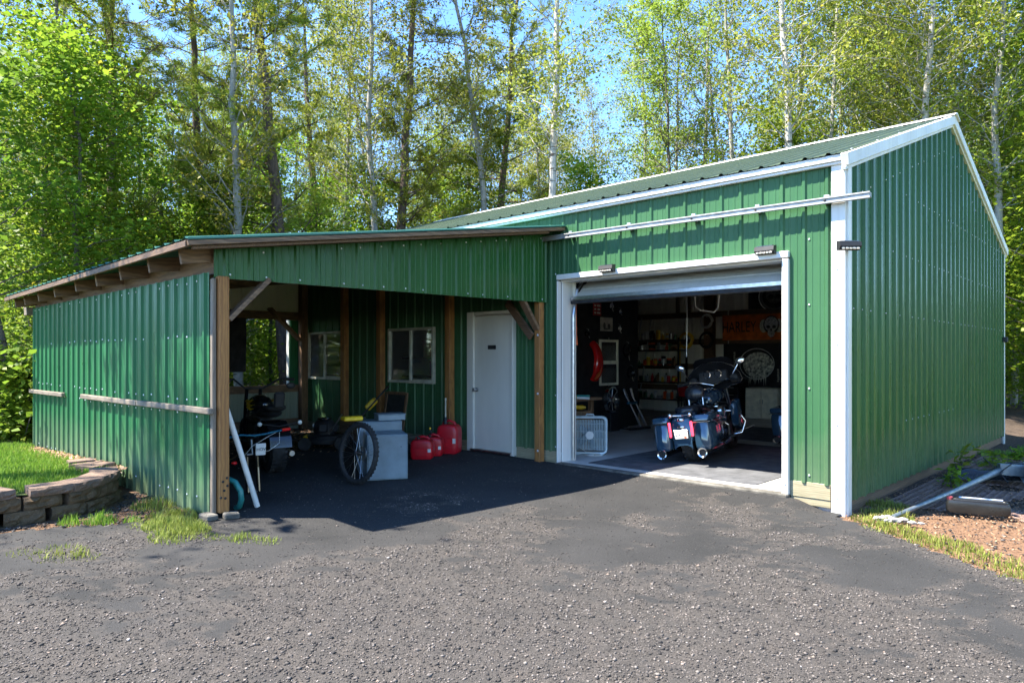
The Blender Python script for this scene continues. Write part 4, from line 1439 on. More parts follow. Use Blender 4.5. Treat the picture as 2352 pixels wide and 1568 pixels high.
# understorey behind the buildings
n = 0
while n < 46:
    u = rt.uniform(-120, 2450)
    dep = rt.uniform(18, 34)
    p = at(u, dep)
    if not ok_spot(p): continue
    if u > 1250 and u < 2150 and rt.random() < .55: continue
    kind = rt.choices(['maple_a', 'maple_b', 'shade_a', 'maple_c'], [3, 3, 1.5, 1])[0]
    tree(kind, p, 'leafy young maple in the understorey of the wood', 'understorey maples', rt.uniform(.7, 1.05))
    n += 1
n = 0
while n < 8:
    p = Vector((rt.uniform(-19, -13), rt.uniform(-6.0, 10), 0))
    kind = rt.choices(['maple_a', 'shade_a', 'maple_b', 'aspen_b'], [2, 2.2, 2, 1.5])[0]
    tree(kind, p, 'leafy tree crowding the wood beyond the carport end', 'trees beyond the carport end', rt.uniform(.8, 1.1))
    n += 1
# trees round the rest of the yard (outside the picture; they shade the side wall and show in the glossy gable end)
for i, (x, y, kind, sc) in enumerate(((-8.2, -7.9, 'snag', 1.0),
                                      (14, 3, 'maple_c', 1.1), (15, 8, 'aspen_b', 1), (12, 13, 'maple_c', 1), (13, 18, 'aspen_a', 1), (9, 20, 'aspen_b', 1), (17, 12, 'pine_b', 1), (18, -2, 'aspen_a', 1), (20, 5, 'maple_c', 1.2), (7, 26, 'aspen_c', 1), (6, 21, 'maple_a', 1.1))):
    tree(kind, (x, y), 'tree standing round the yard beside the driveway', 'trees round the yard', sc)
# distant wood behind everything, one mass of leaves
rng = np.random.default_rng(31)
N = 46000
ang = rng.uniform(-1.15, 1.15, N)
rad = rng.uniform(44, 62, N)
fx, fy = math.sin(YAW), math.cos(YAW)
c, s = np.cos(ang), np.sin(ang)
dxv = fx * c + fy * s; dyv = -fx * s + fy * c
zt_ = 3.5 + 3.5 * fbm(ang * 14 + 40, rad * .05)
P = np.stack([CX + dxv * rad, CY + dyv * rad, rng.random(N) ** 1.1 * zt_], 1)
T = TreeGeo()
T.leaves(P, .55, rng, .3)
LV = np.concatenate(T.LV)
me = np_mesh('distant_wood', LV.reshape(-1, 3), np.arange(N * 4).reshape(-1, 4), False, {'tint': np.repeat(T.T[0], 4)})
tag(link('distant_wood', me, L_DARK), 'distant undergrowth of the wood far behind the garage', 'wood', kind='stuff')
# ------------------------------------------------------------------ things in and around the carport
def flags_text(name, body, size, mat, parent, loc, rot, sx=1.0, align='CENTER'):
    cu = bpy.data.curves.new(name, 'FONT')
    cu.body = body
    cu.size = size
    cu.align_x = align
    cu.align_y = 'CENTER'
    cu.extrude = .0006
    cu.materials.append(mat)
    tmp = bpy.data.objects.new(name, cu)
    COL.objects.link(tmp)
    dg = bpy.context.evaluated_depsgraph_get()
    me = bpy.data.meshes.new_from_object(tmp.evaluated_get(dg))
    bpy.data.objects.remove(tmp)
    if not me.materials: me.materials.append(mat)
    o = bpy.data.objects.new(name, me)
    COL.objects.link(o)
    o.parent = parent
    o.location = loc
    o.rotation_euler = rot
    o.scale = (sx, 1, 1)
    return o
INK = M('black ink', (.012, .012, .012), .8)
PALE = M('pale print', (.70, .70, .60), .85, 0, .2, 40)

# solar wall lights
def solar_light(loc, rz, label, down=.35):
    o = empty('solar_light', loc, rz, label, 'light', 'solar wall lights on the garage')
    mb = MB()
    prof = [(0, .045), (-.075, .030), (-.085, -.015), (-.050, -.050), (0, -.050)]
    mb.rings([[Vector((xx * (1 if abs(xx) < .1 else 1), y * (.96), z)) for y, z in prof] for xx in (-.105, .105)])
    b = mb.build('housing', BLACKM, o)
    mb = MB()
    mb.prism([(-.085, -.020, .0425), (.085, -.020, .0425), (.085, -.066, .034), (-.085, -.066, .034)], (0, 0, .004))
    mb.build('solar_panel', SOLAR, o)
    for k in range(5):
        one_box('lens', LENS, o, (-.072 + .036 * k, -.072, -.036), (.030, .018, .026), .004, rotx(-.75))
    MB().ell((0, -.070, -.036), (.014, .014, .012), None, 10, 6).build('sensor', BLACKM, o)
    return o
SOLAR = M('solar cell', (.10, .13, .17), .15, .3, .3, 60)
LENS = M('clear ribbed lens', (.62, .58, .50), .15, .3, .2, 90)
solar_light((-2.815, -.052, 2.545), 0, 'small black solar light on the white door header, the one nearer the carport')
solar_light((-.765, -.052, 2.560), 0, 'small black solar light on the white door header, near its right end')
solar_light((.052, -.085, 2.515), PI / 4, 'small solar light wrapped on the white corner trim of the garage')

# grey steel cabinets
def cabinet(name, c, w, d, h, rz, label, legs=False):
    o = empty(name, (c[0], c[1], float(g(c[0], c[1]))), rz, label, 'cabinet')
    mb = MB()
    mb.box((0, 0, h / 2), (w, d, h), None, .006)
    mb.build('body', GREYB, o)
    one_box('door', GREYB, o, (0, -d / 2 - .006, h / 2), (w - .03, .012, h - .03), .003)
    for s in (-1, 1):
        MB().lathe([(.006, 0), (.006, .004), (.0005, .006)], (s * w * .33, -d / 2 - .012, h * .5 + s * .12), (0, -1, 0), 8).build('rivet', BLACKM, o)
    return o
th = math.atan2(.87, .49)
cabinet('steel_cabinet', (-4.43, -2.32), .47, .46, .525, th - 0.0, 'blue-grey steel cabinet standing in front on the asphalt')
cabinet('steel_cabinet', (-4.86, -2.10), .52, .40, .632, th, 'taller blue-grey steel box behind the front cabinet')
tb = empty('steel_tray', (-4.78, -2.02, .634), th + .1, 'flat grey steel box lying on the taller steel box', 'box')
MB().box((0.02, 0, .038), (.34, .26, .07), None, .006).build('body', GREYB, tb)
one_box('lid', GREYB, tb, (0.02, 0, .078), (.355, .275, .010), .003)
tc = empty('tool_case', (-4.98, -2.42, .634), th + .25, 'yellow plastic tool case on the taller steel box', 'case')
mb = MB(); mb.box((0, 0, .03), (.24, .17, .05), None, .012); mb.build('case', YELL, tc)
for k in range(6):
    one_box('rib', YELL, tc, (-.10 + .04 * k, -.03, .057), (.016, .08, .010), .003)
MB().tube([(.12, -.04, .03), (.15, -.04, .035), (.15, .04, .035), (.12, .04, .03)], .012, 8).build('handle', BLACKM, tc)

# spare bicycle wheel leaning on the cabinet
def wheel_geo(o, R, tw, spoke=24, rim=BLACKG, tread=True, tread_n=44):
    """wheel in the local x-z plane, axle along y, centre at origin"""
    prof = []
    for k in range(12):
        a = 2 * PI * k / 12
        prof.append((R - tw + tw * math.cos(a), tw * .95 * math.sin(a)))
    mb = MB()
    mb.lathe(prof, (0, 0, 0), (0, 1, 0), 40, False, True)
    if tread:
        for k in range(tread_n):
            a = 2 * PI * k / tread_n
            for s in (-1, 1):
                R3 = Matrix.Rotation(-a, 3, 'Y')
                mb.box(R3 @ Vector((R - .002, s * tw * .42, 0)), (.012, tw * .45, .018), R3)
    t = mb.build('tyre', RUBBER, o, 50)
    r0 = R - tw * 1.75
    MB().lathe([(r0 + .022, -tw * .55), (r0, -tw * .4), (r0, tw * .4), (r0 + .022, tw * .55), (r0 + .022, -tw * .55)], (0, 0, 0), (0, 1, 0), 40).build('rim', rim, o, 40)
    MB().lathe([(.012, -.055), (.028, -.045), (.028, -.035), (.016, -.03), (.016, .03), (.028, .035), (.028, .045), (.012, .055)], (0, 0, 0), (0, 1, 0), 16, True).build('hub', BLACKM, o, 40)
    mb = MB()
    for k in range(spoke):
        a = 2 * PI * k / spoke
        s = 1 if k % 2 else -1
        b = a + s * .35 * (1 if (k // 2) % 2 else -1)
        mb.tube([(.027 * math.cos(b), s * .04, .027 * math.sin(b)), (r0 * math.cos(a), s * .004, r0 * math.sin(a))], .0014, 4)
    mb.build('spokes', STEEL, o)
wo = empty('spare_bicycle_wheel', (0, 0, 0), 0, 'spare mountain bike wheel leaning against the front grey cabinet', 'wheel')
wheel_geo(wo, .345, .030)
MB().lathe([(.035, .050), (.080, .050), (.082, .052), (.035, .052)], (0, 0, 0), (0, 1, 0), 24).build('brake_disc', STEEL, wo)
wo.location = (-4.28, -2.80, .342)
# axle direction: turned so the wheel shows as a tall ellipse, top tilted towards the cabinet
wo.rotation_euler = Euler((math.radians(-8), 0, math.radians(3)), 'XYZ')

# fuel cans
def gas_can(loc, rz, w, d, h, label, spout, group=None):
    o = empty('fuel_can', (loc[0], loc[1], float(g(*loc[:2])) + .002), rz, label, 'fuel can', group)
    mb = MB()
    rings = []
    for z, k in ((0, .86), (.02, .97), (.10, 1.0), (h * .62, 1.0), (h * .80, .95), (h * .88, .80), (h * .92, .60), (h * .93, .30)):
        ring = []
        for i in range(20):
            a = 2 * PI * (i + .5) / 20
            cx_, sy_ = math.cos(a), math.sin(a)
            e = .30
            ring.append(Vector((math.copysign(abs(cx_) ** e, cx_) * w / 2 * k, math.copysign(abs(sy_) ** e, sy_) * d / 2 * (k * .3 + .7), z)))
        rings.append(ring)
    mb.rings(rings)
    mb.build('body', REDP, o, 35)
    MB().tube([(-w * .32, 0, h * .80), (-w * .26, 0, h * .97), (0, 0, h * 1.05), (w * .24, 0, h * .98), (w * .40, 0, h * .74)], [.016, .020, .020, .020, .016], 10).build('handle', REDP, o, 60)
    mb = MB(); mb.box((w * .02, -d / 2 - .002, h * .34), (w * .5, .012, h * .36), None, .006); mb.build('panel', REDP, o)
    one_box('label', WHITEP, o, (w * .36, -d / 2 - .006, h * .42), (w * .14, .004, h * .16), 0)
    MB().lathe([(.030, 0), (.030, .03), (.020, .034)], (-w * .18, 0, h * .92), (0, 0, 1), 14, True).build('cap', BLACKM, o)
    if spout == 'tall':
        MB().lathe([(.034, 0), (.030, .06), (.016, .10)], (-w * .18, 0, h * .94), (0, 0, 1), 14).build('collar', BLACKM, o, 50)
        MB().lathe([(.013, .08), (.011, .34), (.016, .345), (.016, .38), (.006, .385)], (-w * .18, 0, h * .94), (0, 0, 1), 10).build('spout', VINYL, o, 50)
    elif spout == 'bent':
        MB().tube([(-w * .18, 0, h * .95), (-w * .10, .0, h * 1.12), (-w * .18, 0, h * 1.32)], [.012, .011, .010], 8).build('spout', BLACKM, o, 60)
        MB().ell((-w * .18, 0, h * 1.34), (.016, .016, .02), None, 8, 6).build('spout_cap', YELL, o)
    return o
gas_can((-5.28, -1.06), .72, .32, .27, .290, 'squat red fuel can in front of the other two', '', 'red fuel cans')
gas_can((-5.40, -.76), .72, .29, .24, .285, 'red fuel can with a bent yellow-tipped spout, in the middle', 'bent', 'red fuel cans')
gas_can((-5.43, -.43), .55, .33, .30, .455, 'tall red fuel can with upright spout beside the timber post', 'tall', 'red fuel cans')

# white pipe leaning on the corner post
pp = empty('plastic_pipe', (-3.97, -4.14, 0), 0, 'white plastic pipe leaning on the front timber post', 'pipe')
MB().tube([(0, 0, .0), (.03, -.20, .60), (.055, -.33, .97)], .026, 12).build('tube', WHITEP, pp, 50)
# teal hose end
hs = empty('garden_hose', (-3.99, -4.36, 0), 0, 'short loop of teal garden hose by the foot of the post', 'hose')
HOSE = M('teal rubber', (.03, .22, .20), .35, 0, .12, 8)
MB().tube([(-.10, -.06, .25), (-.04, -.03, .285), (.03, .0, .26), (.075, .03, .18), (.07, .04, .10), (.03, .04, .03), (-.02, .03, .015)], .027, 10).build('tube', HOSE, hs, 60)

# bicycle without its front wheel, bars towards the opening
bk = empty('bicycle', (0, 0, 0), 0, 'dark mountain bike with blue handlebar and red grips behind the front post', 'bicycle')
BARB = M('blue anodised alloy', (.02, .16, .26), .25, .7, .1, 10)
h0 = Vector((-4.62, -3.84, .555))
MB().tube([(-4.52, -4.18, .612), (-4.58, -4.02, .622), (-4.61, -3.86, .600), (-4.63, -3.72, .607), (-4.67, -3.52, .628)], .0125, 10).build('handlebar', BARB, bk, 60)
MB().tube([(-4.67, -3.52, .628), (-4.70, -3.41, .632)], .019, 10).build('grip', REDL, bk, 60)
MB().tube([(-4.50, -4.30, .606), (-4.52, -4.18, .612)], .019, 10).build('grip', REDL, bk, 60)
MB().tube([(-4.62, -3.85, .60), (-4.68, -3.86, .57)], .022, 10).build('stem', BLACKM, bk, 60)
MB().tube([(-4.69, -3.86, .60), (-4.66, -3.855, .40)], .024, 10).build('head_tube', BLACKG, bk, 60)
fk = MB()
for s in (-1, 1):
    fk.tube([(-4.665, -3.855 + s * .055, .40), (-4.655, -3.855 + s * .058, .24)], .018, 10)
    fk.tube([(-4.655, -3.855 + s * .058, .26), (-4.63, -3.855 + s * .060, .012)], .022, 10)
fk.box((-4.665, -3.855, .40), (.05, .15, .04), None, .008)
fk.tube([(-4.63, -3.92, .012), (-4.63, -3.79, .012)], .008, 6)
fk.build('fork', BLACKG, bk, 60)
fr = MB()
fr.tube([(-4.68, -3.86, .54), (-5.18, -4.0, .56)], .022, 10)
fr.tube([(-4.67, -3.86, .43), (-5.16, -4.0, .22)], .026, 10)
fr.tube([(-5.18, -4.0, .62), (-5.16, -4.0, .22)], .018, 10)
fr.tube([(-5.16, -4.0, .22), (-5.58, -4.10, .33)], .013, 8)
fr.tube([(-5.18, -4.0, .54), (-5.58, -4.10, .33)], .011, 8)
fr.build('frame', BLACKG, bk, 60)
rwh = empty('rear_wheel', (-5.58, -4.10, .335))
rwh.parent = bk
rwh.rotation_euler = (0, 0, math.radians(14))
wheel_geo(rwh, .335, .028)
sd = MB(); sd.ell((-5.22, -4.01, .68), (.13, .06, .03)); sd.build('saddle', BLACKM, bk, 60)
pl = MB(); pl.box((0, 0, 0), (.010, .105, .125), rotz(-.15) @ roty(.12), .004)
plo = pl.build('number_plate', WHITEP, bk); plo.location = (-4.585, -3.80, .455)
flags_text('plate_number', 'HOV', .045, INK, plo, (.0095, 0, .0), (PI / 2, -PI / 2 * 0 + .0, PI / 2 - .15))
cb = MB()
cb.tube([(-4.665, -3.56, .62), (-4.60, -3.70, .585), (-4.57, -3.90, .50), (-4.62, -3.96, .40)], .0022, 5)
cb.tube([(-4.655, -3.55, .61), (-4.60, -3.58, .50), (-4.60, -3.70, .43), (-4.63, -3.82, .42)], .0022, 5)
cb.build('cables', WHITEP, bk)
MB().ell((-4.66, -4.05, .33), (.03, .03, .02)).build('reflector', REDL, bk)

# motorbike with fat tyres and flamed tank, at the back of the post
mbk = empty('fat_tyre_motorbike', (-5.75, -3.05, 0), math.radians(78), 'black fat-tyred motorbike with yellow flames on its tank, behind the bicycle', 'motorbike')
def fat_wheel(o, loc, R, w, nm):
    e = empty(nm, loc); e.parent = o
    mb = MB()
    prof = [(R - .12, -w / 2), (R - .05, -w / 2), (R - .012, -w * .40), (R, -w * .2), (R, w * .2), (R - .012, w * .40), (R - .05, w / 2), (R - .12, w / 2), (R - .12, -w / 2)]
    mb.lathe(prof, (0, 0, 0), (1, 0, 0), 36)
    for k in range(30):
        a = 2 * PI * k / 30
        R3 = Matrix.Rotation(a, 3, 'X')
        for s in (-1, 1):
            mb.box(R3 @ Vector((s * w * .30, R * math.cos(.05 * s) - .002, R * math.sin(.05 * s))), (w * .30, .022, .030), R3)
    mb.build('tyre', RUBBER, e)
    MB().lathe([(.03, -w * .3), (.06, -w * .28), (R - .13, -w * .38), (R - .12, -w * .42), (R - .12, w * .42), (R - .13, w * .38), (.06, w * .28), (.03, w * .3)], (0, 0, 0), (1, 0, 0), 28, True).build('rim', BLACKM, e, 40)
    return e
fat_wheel(mbk, (0, 0, .29), .29, .20, 'wheel')
fat_wheel(mbk, (0, 1.15, .29), .29, .18, 'wheel')
fd = MB()
fd.rings([[Vector((xx, -.34 * math.cos(a) * .98, .30 + .34 * math.sin(a))) for a in [math.radians(t) for t in range(5, 150, 12)]] for xx in (-.13, -.06, .06, .13)], False, False)
fd.build('fender', BLACKG, mbk, 50)
tk = MB(); tk.ell((0, .62, .80), (.15, .26, .13)); tank = tk.build('fuel_tank', BLACKG, mbk, 60)
for s in (-1, 1):
    for dy, dz_, l in ((0, 0, .16), (.02, .04, .12), (-.02, -.035, .13)):
        MB().tube([(s * .138, .72 + dy, .80 + dz_), (s * .150, .66 + dy, .805 + dz_), (s * .148, .60 - l * .3, .79 + dz_ * 1.4), (s * .128, .58 - l, .81 + dz_ * 1.6)], [.022, .02, .014, .002], 6).build('flame_decal', YELL, tank, 60)
st = MB(); st.ell((0, .20, .72), (.14, .30, .065)); st.ell((0, -.10, .80), (.13, .08, .05)); st.build('seat', BLACKM, mbk, 60)
MB().box((0, -.24, .90), (.13, .045, .20), rotx(.22), .02).build('backrest', BLACKM, mbk)
MB().tube([(-.42, .72, 1.12), (-.30, .78, 1.13), (-.12, .92, 1.00), (.12, .92, 1.00), (.30, .78, 1.13), (.42, .72, 1.12)], .014, 8).build('handlebar', BLACKM, mbk, 60)
for s in (-1, 1):
    MB().tube([(s * .34, .755, 1.127), (s * .47, .69, 1.115)], .021, 8).build('grip', RUBBER, mbk)
    m_ = MB(); m_.tube([(s * .30, .79, 1.13), (s * .36, .80, 1.08), (s * .40, .80, 1.04)], .006, 6); m_.ell((s * .45, .79, 1.03), (.065, .015, .045)); m_.build('mirror', BLACKM, mbk, 60)
    MB().tube([(s * .09, .96, .98), (s * .09, 1.15, .29)], .024, 8).build('fork', BLACKG, mbk, 60)
    MB().ell((s * .24, -.28, .62), (.028, .02, .028)).build('indicator', WHITEP, mbk, 60)
    MB().tube([(0, -.25, .58), (s * .22, -.28, .62)], .008, 6).build('stalk', BLACKM, mbk)
en = MB(); en.box((0, .55, .42), (.26, .42, .34), None, .03)
for k in range(7): en.box((0, .60, .58 + .022 * k), (.24, .22, .009))
en.build('engine', BLACKM, mbk)
MB().tube([(-.1, .2, .62), (-.1, .9, .62), (0, 1.0, .86)], .022, 8).build('frame', BLACKM, mbk)
MB().tube([(.15, .75, .40), (.2, .5, .22), (.2, -.1, .22)], .035, 10).build('exhaust', STEEL, mbk, 60)

# walk-behind mower
mw = empty('push_mower', (-7.25, -1.42, 0), math.radians(-38), 'black and yellow walk-behind mower at the back of the carport', 'mower')
dk = MB()
dk.lathe([(.30, .09), (.31, .14), (.27, .20), (.10, .22), (.001, .22)], (0, 0, 0), (0, 0, 1), 24)
dk.build('deck', BLACKM, mw, 40)
MB().box((0, -.27, .17), (.34, .07, .06), None, .012).build('front_skirt', YELL, mw)
eg = MB(); eg.lathe([(.16, .22), (.17, .30), (.15, .40), (.10, .44), (.001, .45)], (0, 0, 0), (0, 0, 1), 20); eg.box((.02, .15, .32), (.16, .12, .12), None, .015); eg.box((.17, 0, .33), (.10, .14, .14), None, .02)
eg.build('engine', BLACKM, mw, 40)
MB().lathe([(.05, .45), (.11, .452), (.11, .47), (.04, .48)], (0, 0, 0), (0, 0, 1), 18, True).build('starter_cover', BLACKG, mw)
one_box('engine_label', WHITEP, mw, (.02, -.165, .36), (.12, .012, .05), .002)
for x_, y_ in ((-.30, -.26), (.30, -.26), (-.30, .28), (.30, .28)):
    e = MB(); e.lathe([(.03, -.02), (.095, -.024), (.10, -.015), (.10, .015), (.095, .024), (.03, .02)], (x_, y_, .10), (1, 0, 0), 20, True); e.build('wheel', RUBBER, mw, 40)
for s in (-1, 1):
    MB().tube([(s * .22, .28, .18), (s * .22, .62, .55), (s * .22, .95, .92)], .013, 8).build('handle_bar', BLACKM, mw, 60)
MB().tube([(-.22, .95, .92), (0, .98, .95), (.22, .95, .92)], .013, 8).build('grip_bar', BLACKM, mw, 60)
MB().box((.02, .72, .68), (.26, .10, .20), rotx(-.78), .02).build('control_box', YELL, mw)
one_box('control_label', BLACKM, mw, (.02, .675, .66), (.12, .02, .05), .002, rotx(-.78))
MB().tube([(.30, .1, .25), (.34, .3, .55)], .012, 8).build('lever', STEEL, mw)
bx = empty('wooden_crate', (-7.75, -.45, 0), .1, 'low reddish brown box on the floor behind the mower', 'box')
for k in range(3):
    one_box('plank', BEAMX, bx, (0, -.16, .06 + .115 * k), (.62, .022, .105), .003)
    one_box('plank', BEAMX, bx, (0, .16, .06 + .115 * k), (.62, .022, .105), .003)
for s in (-1, 1):
    one_box('end_board', BEAMX, bx, (s * .30, 0, .175), (.022, .29, .34), .003)
lf = empty('leaning_frame', (-7.05, -.30, 0), 0, 'dark panel in a brown timber frame leaning on the garage wall', 'panel')
R_ = rotx(-.16)
for c, s in (((-.27, 0, .42), (.05, .03, .84)), ((.27, 0, .42), (.05, .03, .84)), ((0, 0, .825), (.49, .03, .05)), ((0, 0, .03), (.49, .03, .05))):
    MB().box(R_ @ Vector(c), s, R_, .003).build('rail', BEAMZ, lf)
MB().box(R_ @ Vector((0, .005, .42)), (.49, .008, .76), R_).build('panel', BLACKM, lf)
lb = empty('lumber_board', (-5.9, -.22, 0), 0, 'weathered board lying along the wall behind the fuel cans', 'board')
one_box('board', RAILW, lb, (-.25, 0, .07), (1.0, .04, .13), .004)

# cloth banner in the opening of the end wall
fl = empty('cloth_banner', (EX + .16, -2.0, 2.12), 0, 'black cloth banner with white lettering hanging in the end opening of the carport', 'banner')
CLOTH = M('black cloth', (.020, .020, .022), .9, 0, .2, 6, .3, 30)
V, F = [], []
ny, nz = 22, 12
for i in range(ny + 1):
    for j in range(nz + 1):
        yy = -1.05 + 1.72 * i / ny
        zz = -.98 * j / nz
        V.append((.035 * math.sin(yy * 9) * (j / nz + .15) + .02 * math.sin(yy * 23 + zz * 5), yy + .02 * j / nz, zz))
for i in range(ny):
    for j in range(nz):
        a = i * (nz + 1) + j
        F.append((a, a + 1, a + nz + 2, a + nz + 1))
cm = np_mesh('cloth', np.array(V), np.array(F), True)
link('cloth', cm, CLOTH, fl)
for (yy, zz, w, h, rx_, tx) in ((.17, -.20, .30, .13, -.85, 'ICE'), (.24, -.55, .15, .10, 0, ''), (.12, -.84, .14, .09, .6, '')):
    pt = MB(); pt.box((0, 0, 0), (.006, w, h), rotx(rx_)); po = pt.build('printed_patch', PALE, fl)
    po.location = (.075, yy, zz)
    if tx:
        flags_text('patch_letters', tx, .12, INK, po, (.0045, 0, 0), Euler((PI / 2, 0, PI / 2)).to_matrix().to_4x4().to_euler(), .9).rotation_euler = (Matrix.Rotation(rx_, 3, 'X') @ Euler((PI / 2, 0, PI / 2)).to_matrix()).to_euler()
    else:
        for k in range(4):
            one_box('printed_mark', INK, po, (.004, -w * .3 + w * .2 * k, 0), (.002, w * .08, h * .6), 0, rotx(rx_))
MB().tube([(0, -1.05, .01), (0, .68, .01)], .012, 8).build('hanging_rod', BLACKM, fl)

# ------------------------------------------------------------------ beside the gable end
def upz(u, v, z):
    d = ray_px(u, v)
    t = (z - CZ) / d.z
    return Vector((CX + d.x * t, CY + d.y * t, z))
a_, b_ = upz(2052, 1188, -.10), upz(2298, 1080, .02)
pole = empty('steel_pole', a_, 0, 'galvanised steel pole lying on the soil, one end set in broken concrete', 'pole')
dd = b_ - a_
MB().tube([Vector((0, 0, .01)), dd * .5 + Vector((0, 0, -.005)), dd], [.020, .026, .040], 12).build('tube', GALVD, pole, 50)
br = MB(); br.beam(dd + Vector((-.02, -.02, .02)), dd + Vector((.30, .18, .0)), .09, .14, (0, 0, 1), .006); br.build('bracket_channel', GALVD, pole)
br = MB(); br.beam(dd + Vector((.30, -.16, -.02)), dd + Vector((.20, .30, .02)), .035, .16, (0, 0, 1), .004); br.beam(dd + Vector((.32, -.18, -.09)), dd + Vector((.22, .28, -.08)), .14, .012, (0, 0, 1), .003); br.build('bracket_plate', GALVD, pole)
rk = random.Random(6)
LIME = M('crumbled white concrete', (.40, .38, .34), .9, 0, .25, 20, .6, 60)
for i, (ox, oy, s) in enumerate(((-.05, -.04, .055), (.03, -.06, .04), (-.10, -.09, .04), (.08, .02, .035), (.17, -.05, .03), (.24, -.03, .022), (-.02, -.13, .03))):
    mb = MB(); mb.ell((ox, oy, -.01), (s * 1.4, s, s * .55), None, 9, 5)
    mb.v = [(x_ + rk.uniform(-.2, .2) * s, y_ + rk.uniform(-.2, .2) * s, max(z_ + rk.uniform(-.15, .15) * s, -.03)) for x_, y_, z_ in mb.v]
    mb.build('concrete_lump', LIME, pole)
# dark plastic wrapped behind the bracket
bp = empty('plastic_sheet', b_ + Vector((.0, .25, -.14)), 0, 'crumpled black plastic sheet around the bracket end of the steel pole', 'sheet')
SHEET = M('black plastic film', (.012, .014, .016), .22, 0, .2, 10, .4, 25)
V, F = [], []
for i in range(19):
    for j in range(11):
        u_, v_ = i / 18 - .5, j / 10 - .5
        r_ = .16 * max(0, 1 - (2 * abs(u_)) ** 2) + .05 * math.sin(9 * u_ + 5 * v_) + .03 * rk.random()
        V.append((.95 * u_ + .30 * v_, .55 * v_ + .62 * u_, max(.0, r_ * (1 - (2 * v_) ** 2) + .01)))
for i in range(18):
    for j in range(10):
        a = i * 11 + j
        F.append((a, a + 11, a + 12, a + 1))
link('film', np_mesh('film', np.array(V), np.array(F), True), SHEET, bp)
MB().tube([(-.15, -.42, .30), (-.02, -.36, .17), (.10, -.42, .02)], .007, 6).build('strap', BLACKM, bp)
MB().tube([(-.02, -.45, .10), (.06, -.38, .18), (.14, -.25, .26)], .007, 6).build('strap', BLACKM, bp)

# oil drain container
jl, jr = upz(2172, 1172, -.115), upz(2322, 1186, -.118)
jug = empty('oil_container', (jl + jr) / 2, math.atan2((jr - jl).y, (jr - jl).x), 'flat black plastic oil drain container with a red cap lying on the soil', 'container')
L = (jr - jl).length
ODARK = M('oily black plastic', (.018, .018, .016), .30, 0, .2, 8, .15, 40)
mb = MB()
out = [(-.50, -.04), (-.47, -.09), (-.36, -.12), (.0, -.14), (.42, -.14), (.49, -.10), (.50, .0), (.49, .12), (.42, .15), (-.30, .15), (-.44, .12), (-.49, .05)]
lv_ = [(-.002, .93), (.02, 1.0), (.085, 1.0), (.11, .96), (.118, .90)]
mb.rings([[Vector((x_ * L * k, y_ * L * .62 * k, z)) for x_, y_ in out] for z, k in lv_])
mb.build('body', ODARK, jug, 35)
mb = MB()
rim = [(-.38, -.07), (-.05, -.095), (.40, -.10), (.44, -.04), (.44, .07), (.38, .11), (-.28, .11), (-.38, .07)]
pts_ = [Vector((x_ * L, y_ * L * .62, .122)) for x_, y_ in rim]
mb.tube(pts_ + pts_[:2], .012, 8)
mb.build('raised_rim', ODARK, jug, 60)
MB().lathe([(.026, 0), (.028, .03), (.018, .036), (.001, .037)], (-.43 * L, .03, .112), (0, 0, 1), 14).build('cap', M('red cap', (.60, .10, .10), .4), jug, 50)
MB().tube([(-.28 * L, .085, .13), (.40 * L, .075, .13)], .014, 8).build('handle', GALV, jug, 60)

# brown plastic ground grid, half buried
gm = empty('ground_grid', (.16, .95, 0), 0, 'brown plastic honeycomb ground grid half buried beside the gable wall', 'grid')
mb = MB()
cs = .052
GRID = M('brown plastic', (.20, .125, .10), .6, 0, .15, 10)
rg = random.Random(2)
verts, faces = [], []
for i in range(0, 38):
    for j in range(0, 62):
        cx_ = i * cs * 1.5
        cy_ = j * cs * 1.732 / 1 + (cs * .866 if i % 2 else 0)
        if fbm(cx_ * 1.2 + 3, cy_ * 1.2 + 7, 3) < .40: continue
        z_ = float(g(.16 + cx_, .95 + cy_)) - .014
        n0 = len(verts)
        for r_, zz in ((cs * .99, 0), (cs * .99, .012), (cs * .80, .012), (cs * .80, 0)):
            for k in range(6):
                verts.append((cx_ + r_ * math.cos(k * PI / 3), cy_ + r_ * math.sin(k * PI / 3), z_ + zz))
        for q in range(3):
            for k in range(6):
                k2 = (k + 1) % 6
                faces.append((n0 + q * 6 + k, n0 + q * 6 + k2, n0 + (q + 1) * 6 + k2, n0 + (q + 1) * 6 + k))
link('honeycomb', np_mesh('honeycomb', np.array(verts), np.array(faces)), GRID, gm)

# seedlings along the gable wall
def seedling(loc, h, n, label, seed, sz=.11):
    rng = np.random.default_rng(seed)
    o = empty('young_plant', (loc[0], loc[1], float(g(*loc[:2])) - .02), 0, label, 'plant', 'young plants along the gable wall')
    T = TreeGeo()
    P = []
    for k in range(n):
        d = np.array([rng.normal() * .35, rng.normal() * .35, 1])
        b = wobble((rng.normal() * .02, rng.normal() * .02, 0), d, h * rng.uniform(.6, 1.1), 7, rng, .12)
        T.limb(b, np.linspace(.006, .002, 7), 5)
        P.append(np.repeat(b[2:], 3, 0))
    P = np.concatenate(P)
    T.leaves(P + rng.normal(size=P.shape) * np.array([.07, .07, .03]), sz, rng, 1.2, None, .5)
    tm, lm = T.meshes('seedling')
    link('stem', tm, GREYB_, o)
    link('leaves', lm, L_MAP, o)
seedling((.28, 3.55), .50, 3, 'tallest leafy seedling close against the gable wall', 1)
seedling((.42, 2.55), .26, 6, 'dense bright green seedling in front of the gable wall, nearest the corner', 2, .09)
seedling((.72, 3.75), .30, 5, 'bright green seedling in the middle of the soil strip', 3, .09)
seedling((.50, 4.9), .22, 4, 'low leafy seedling further along the gable wall', 4)
seedling((.62, 6.2), .22, 4, 'leafy seedling near the far end of the gable wall', 5)
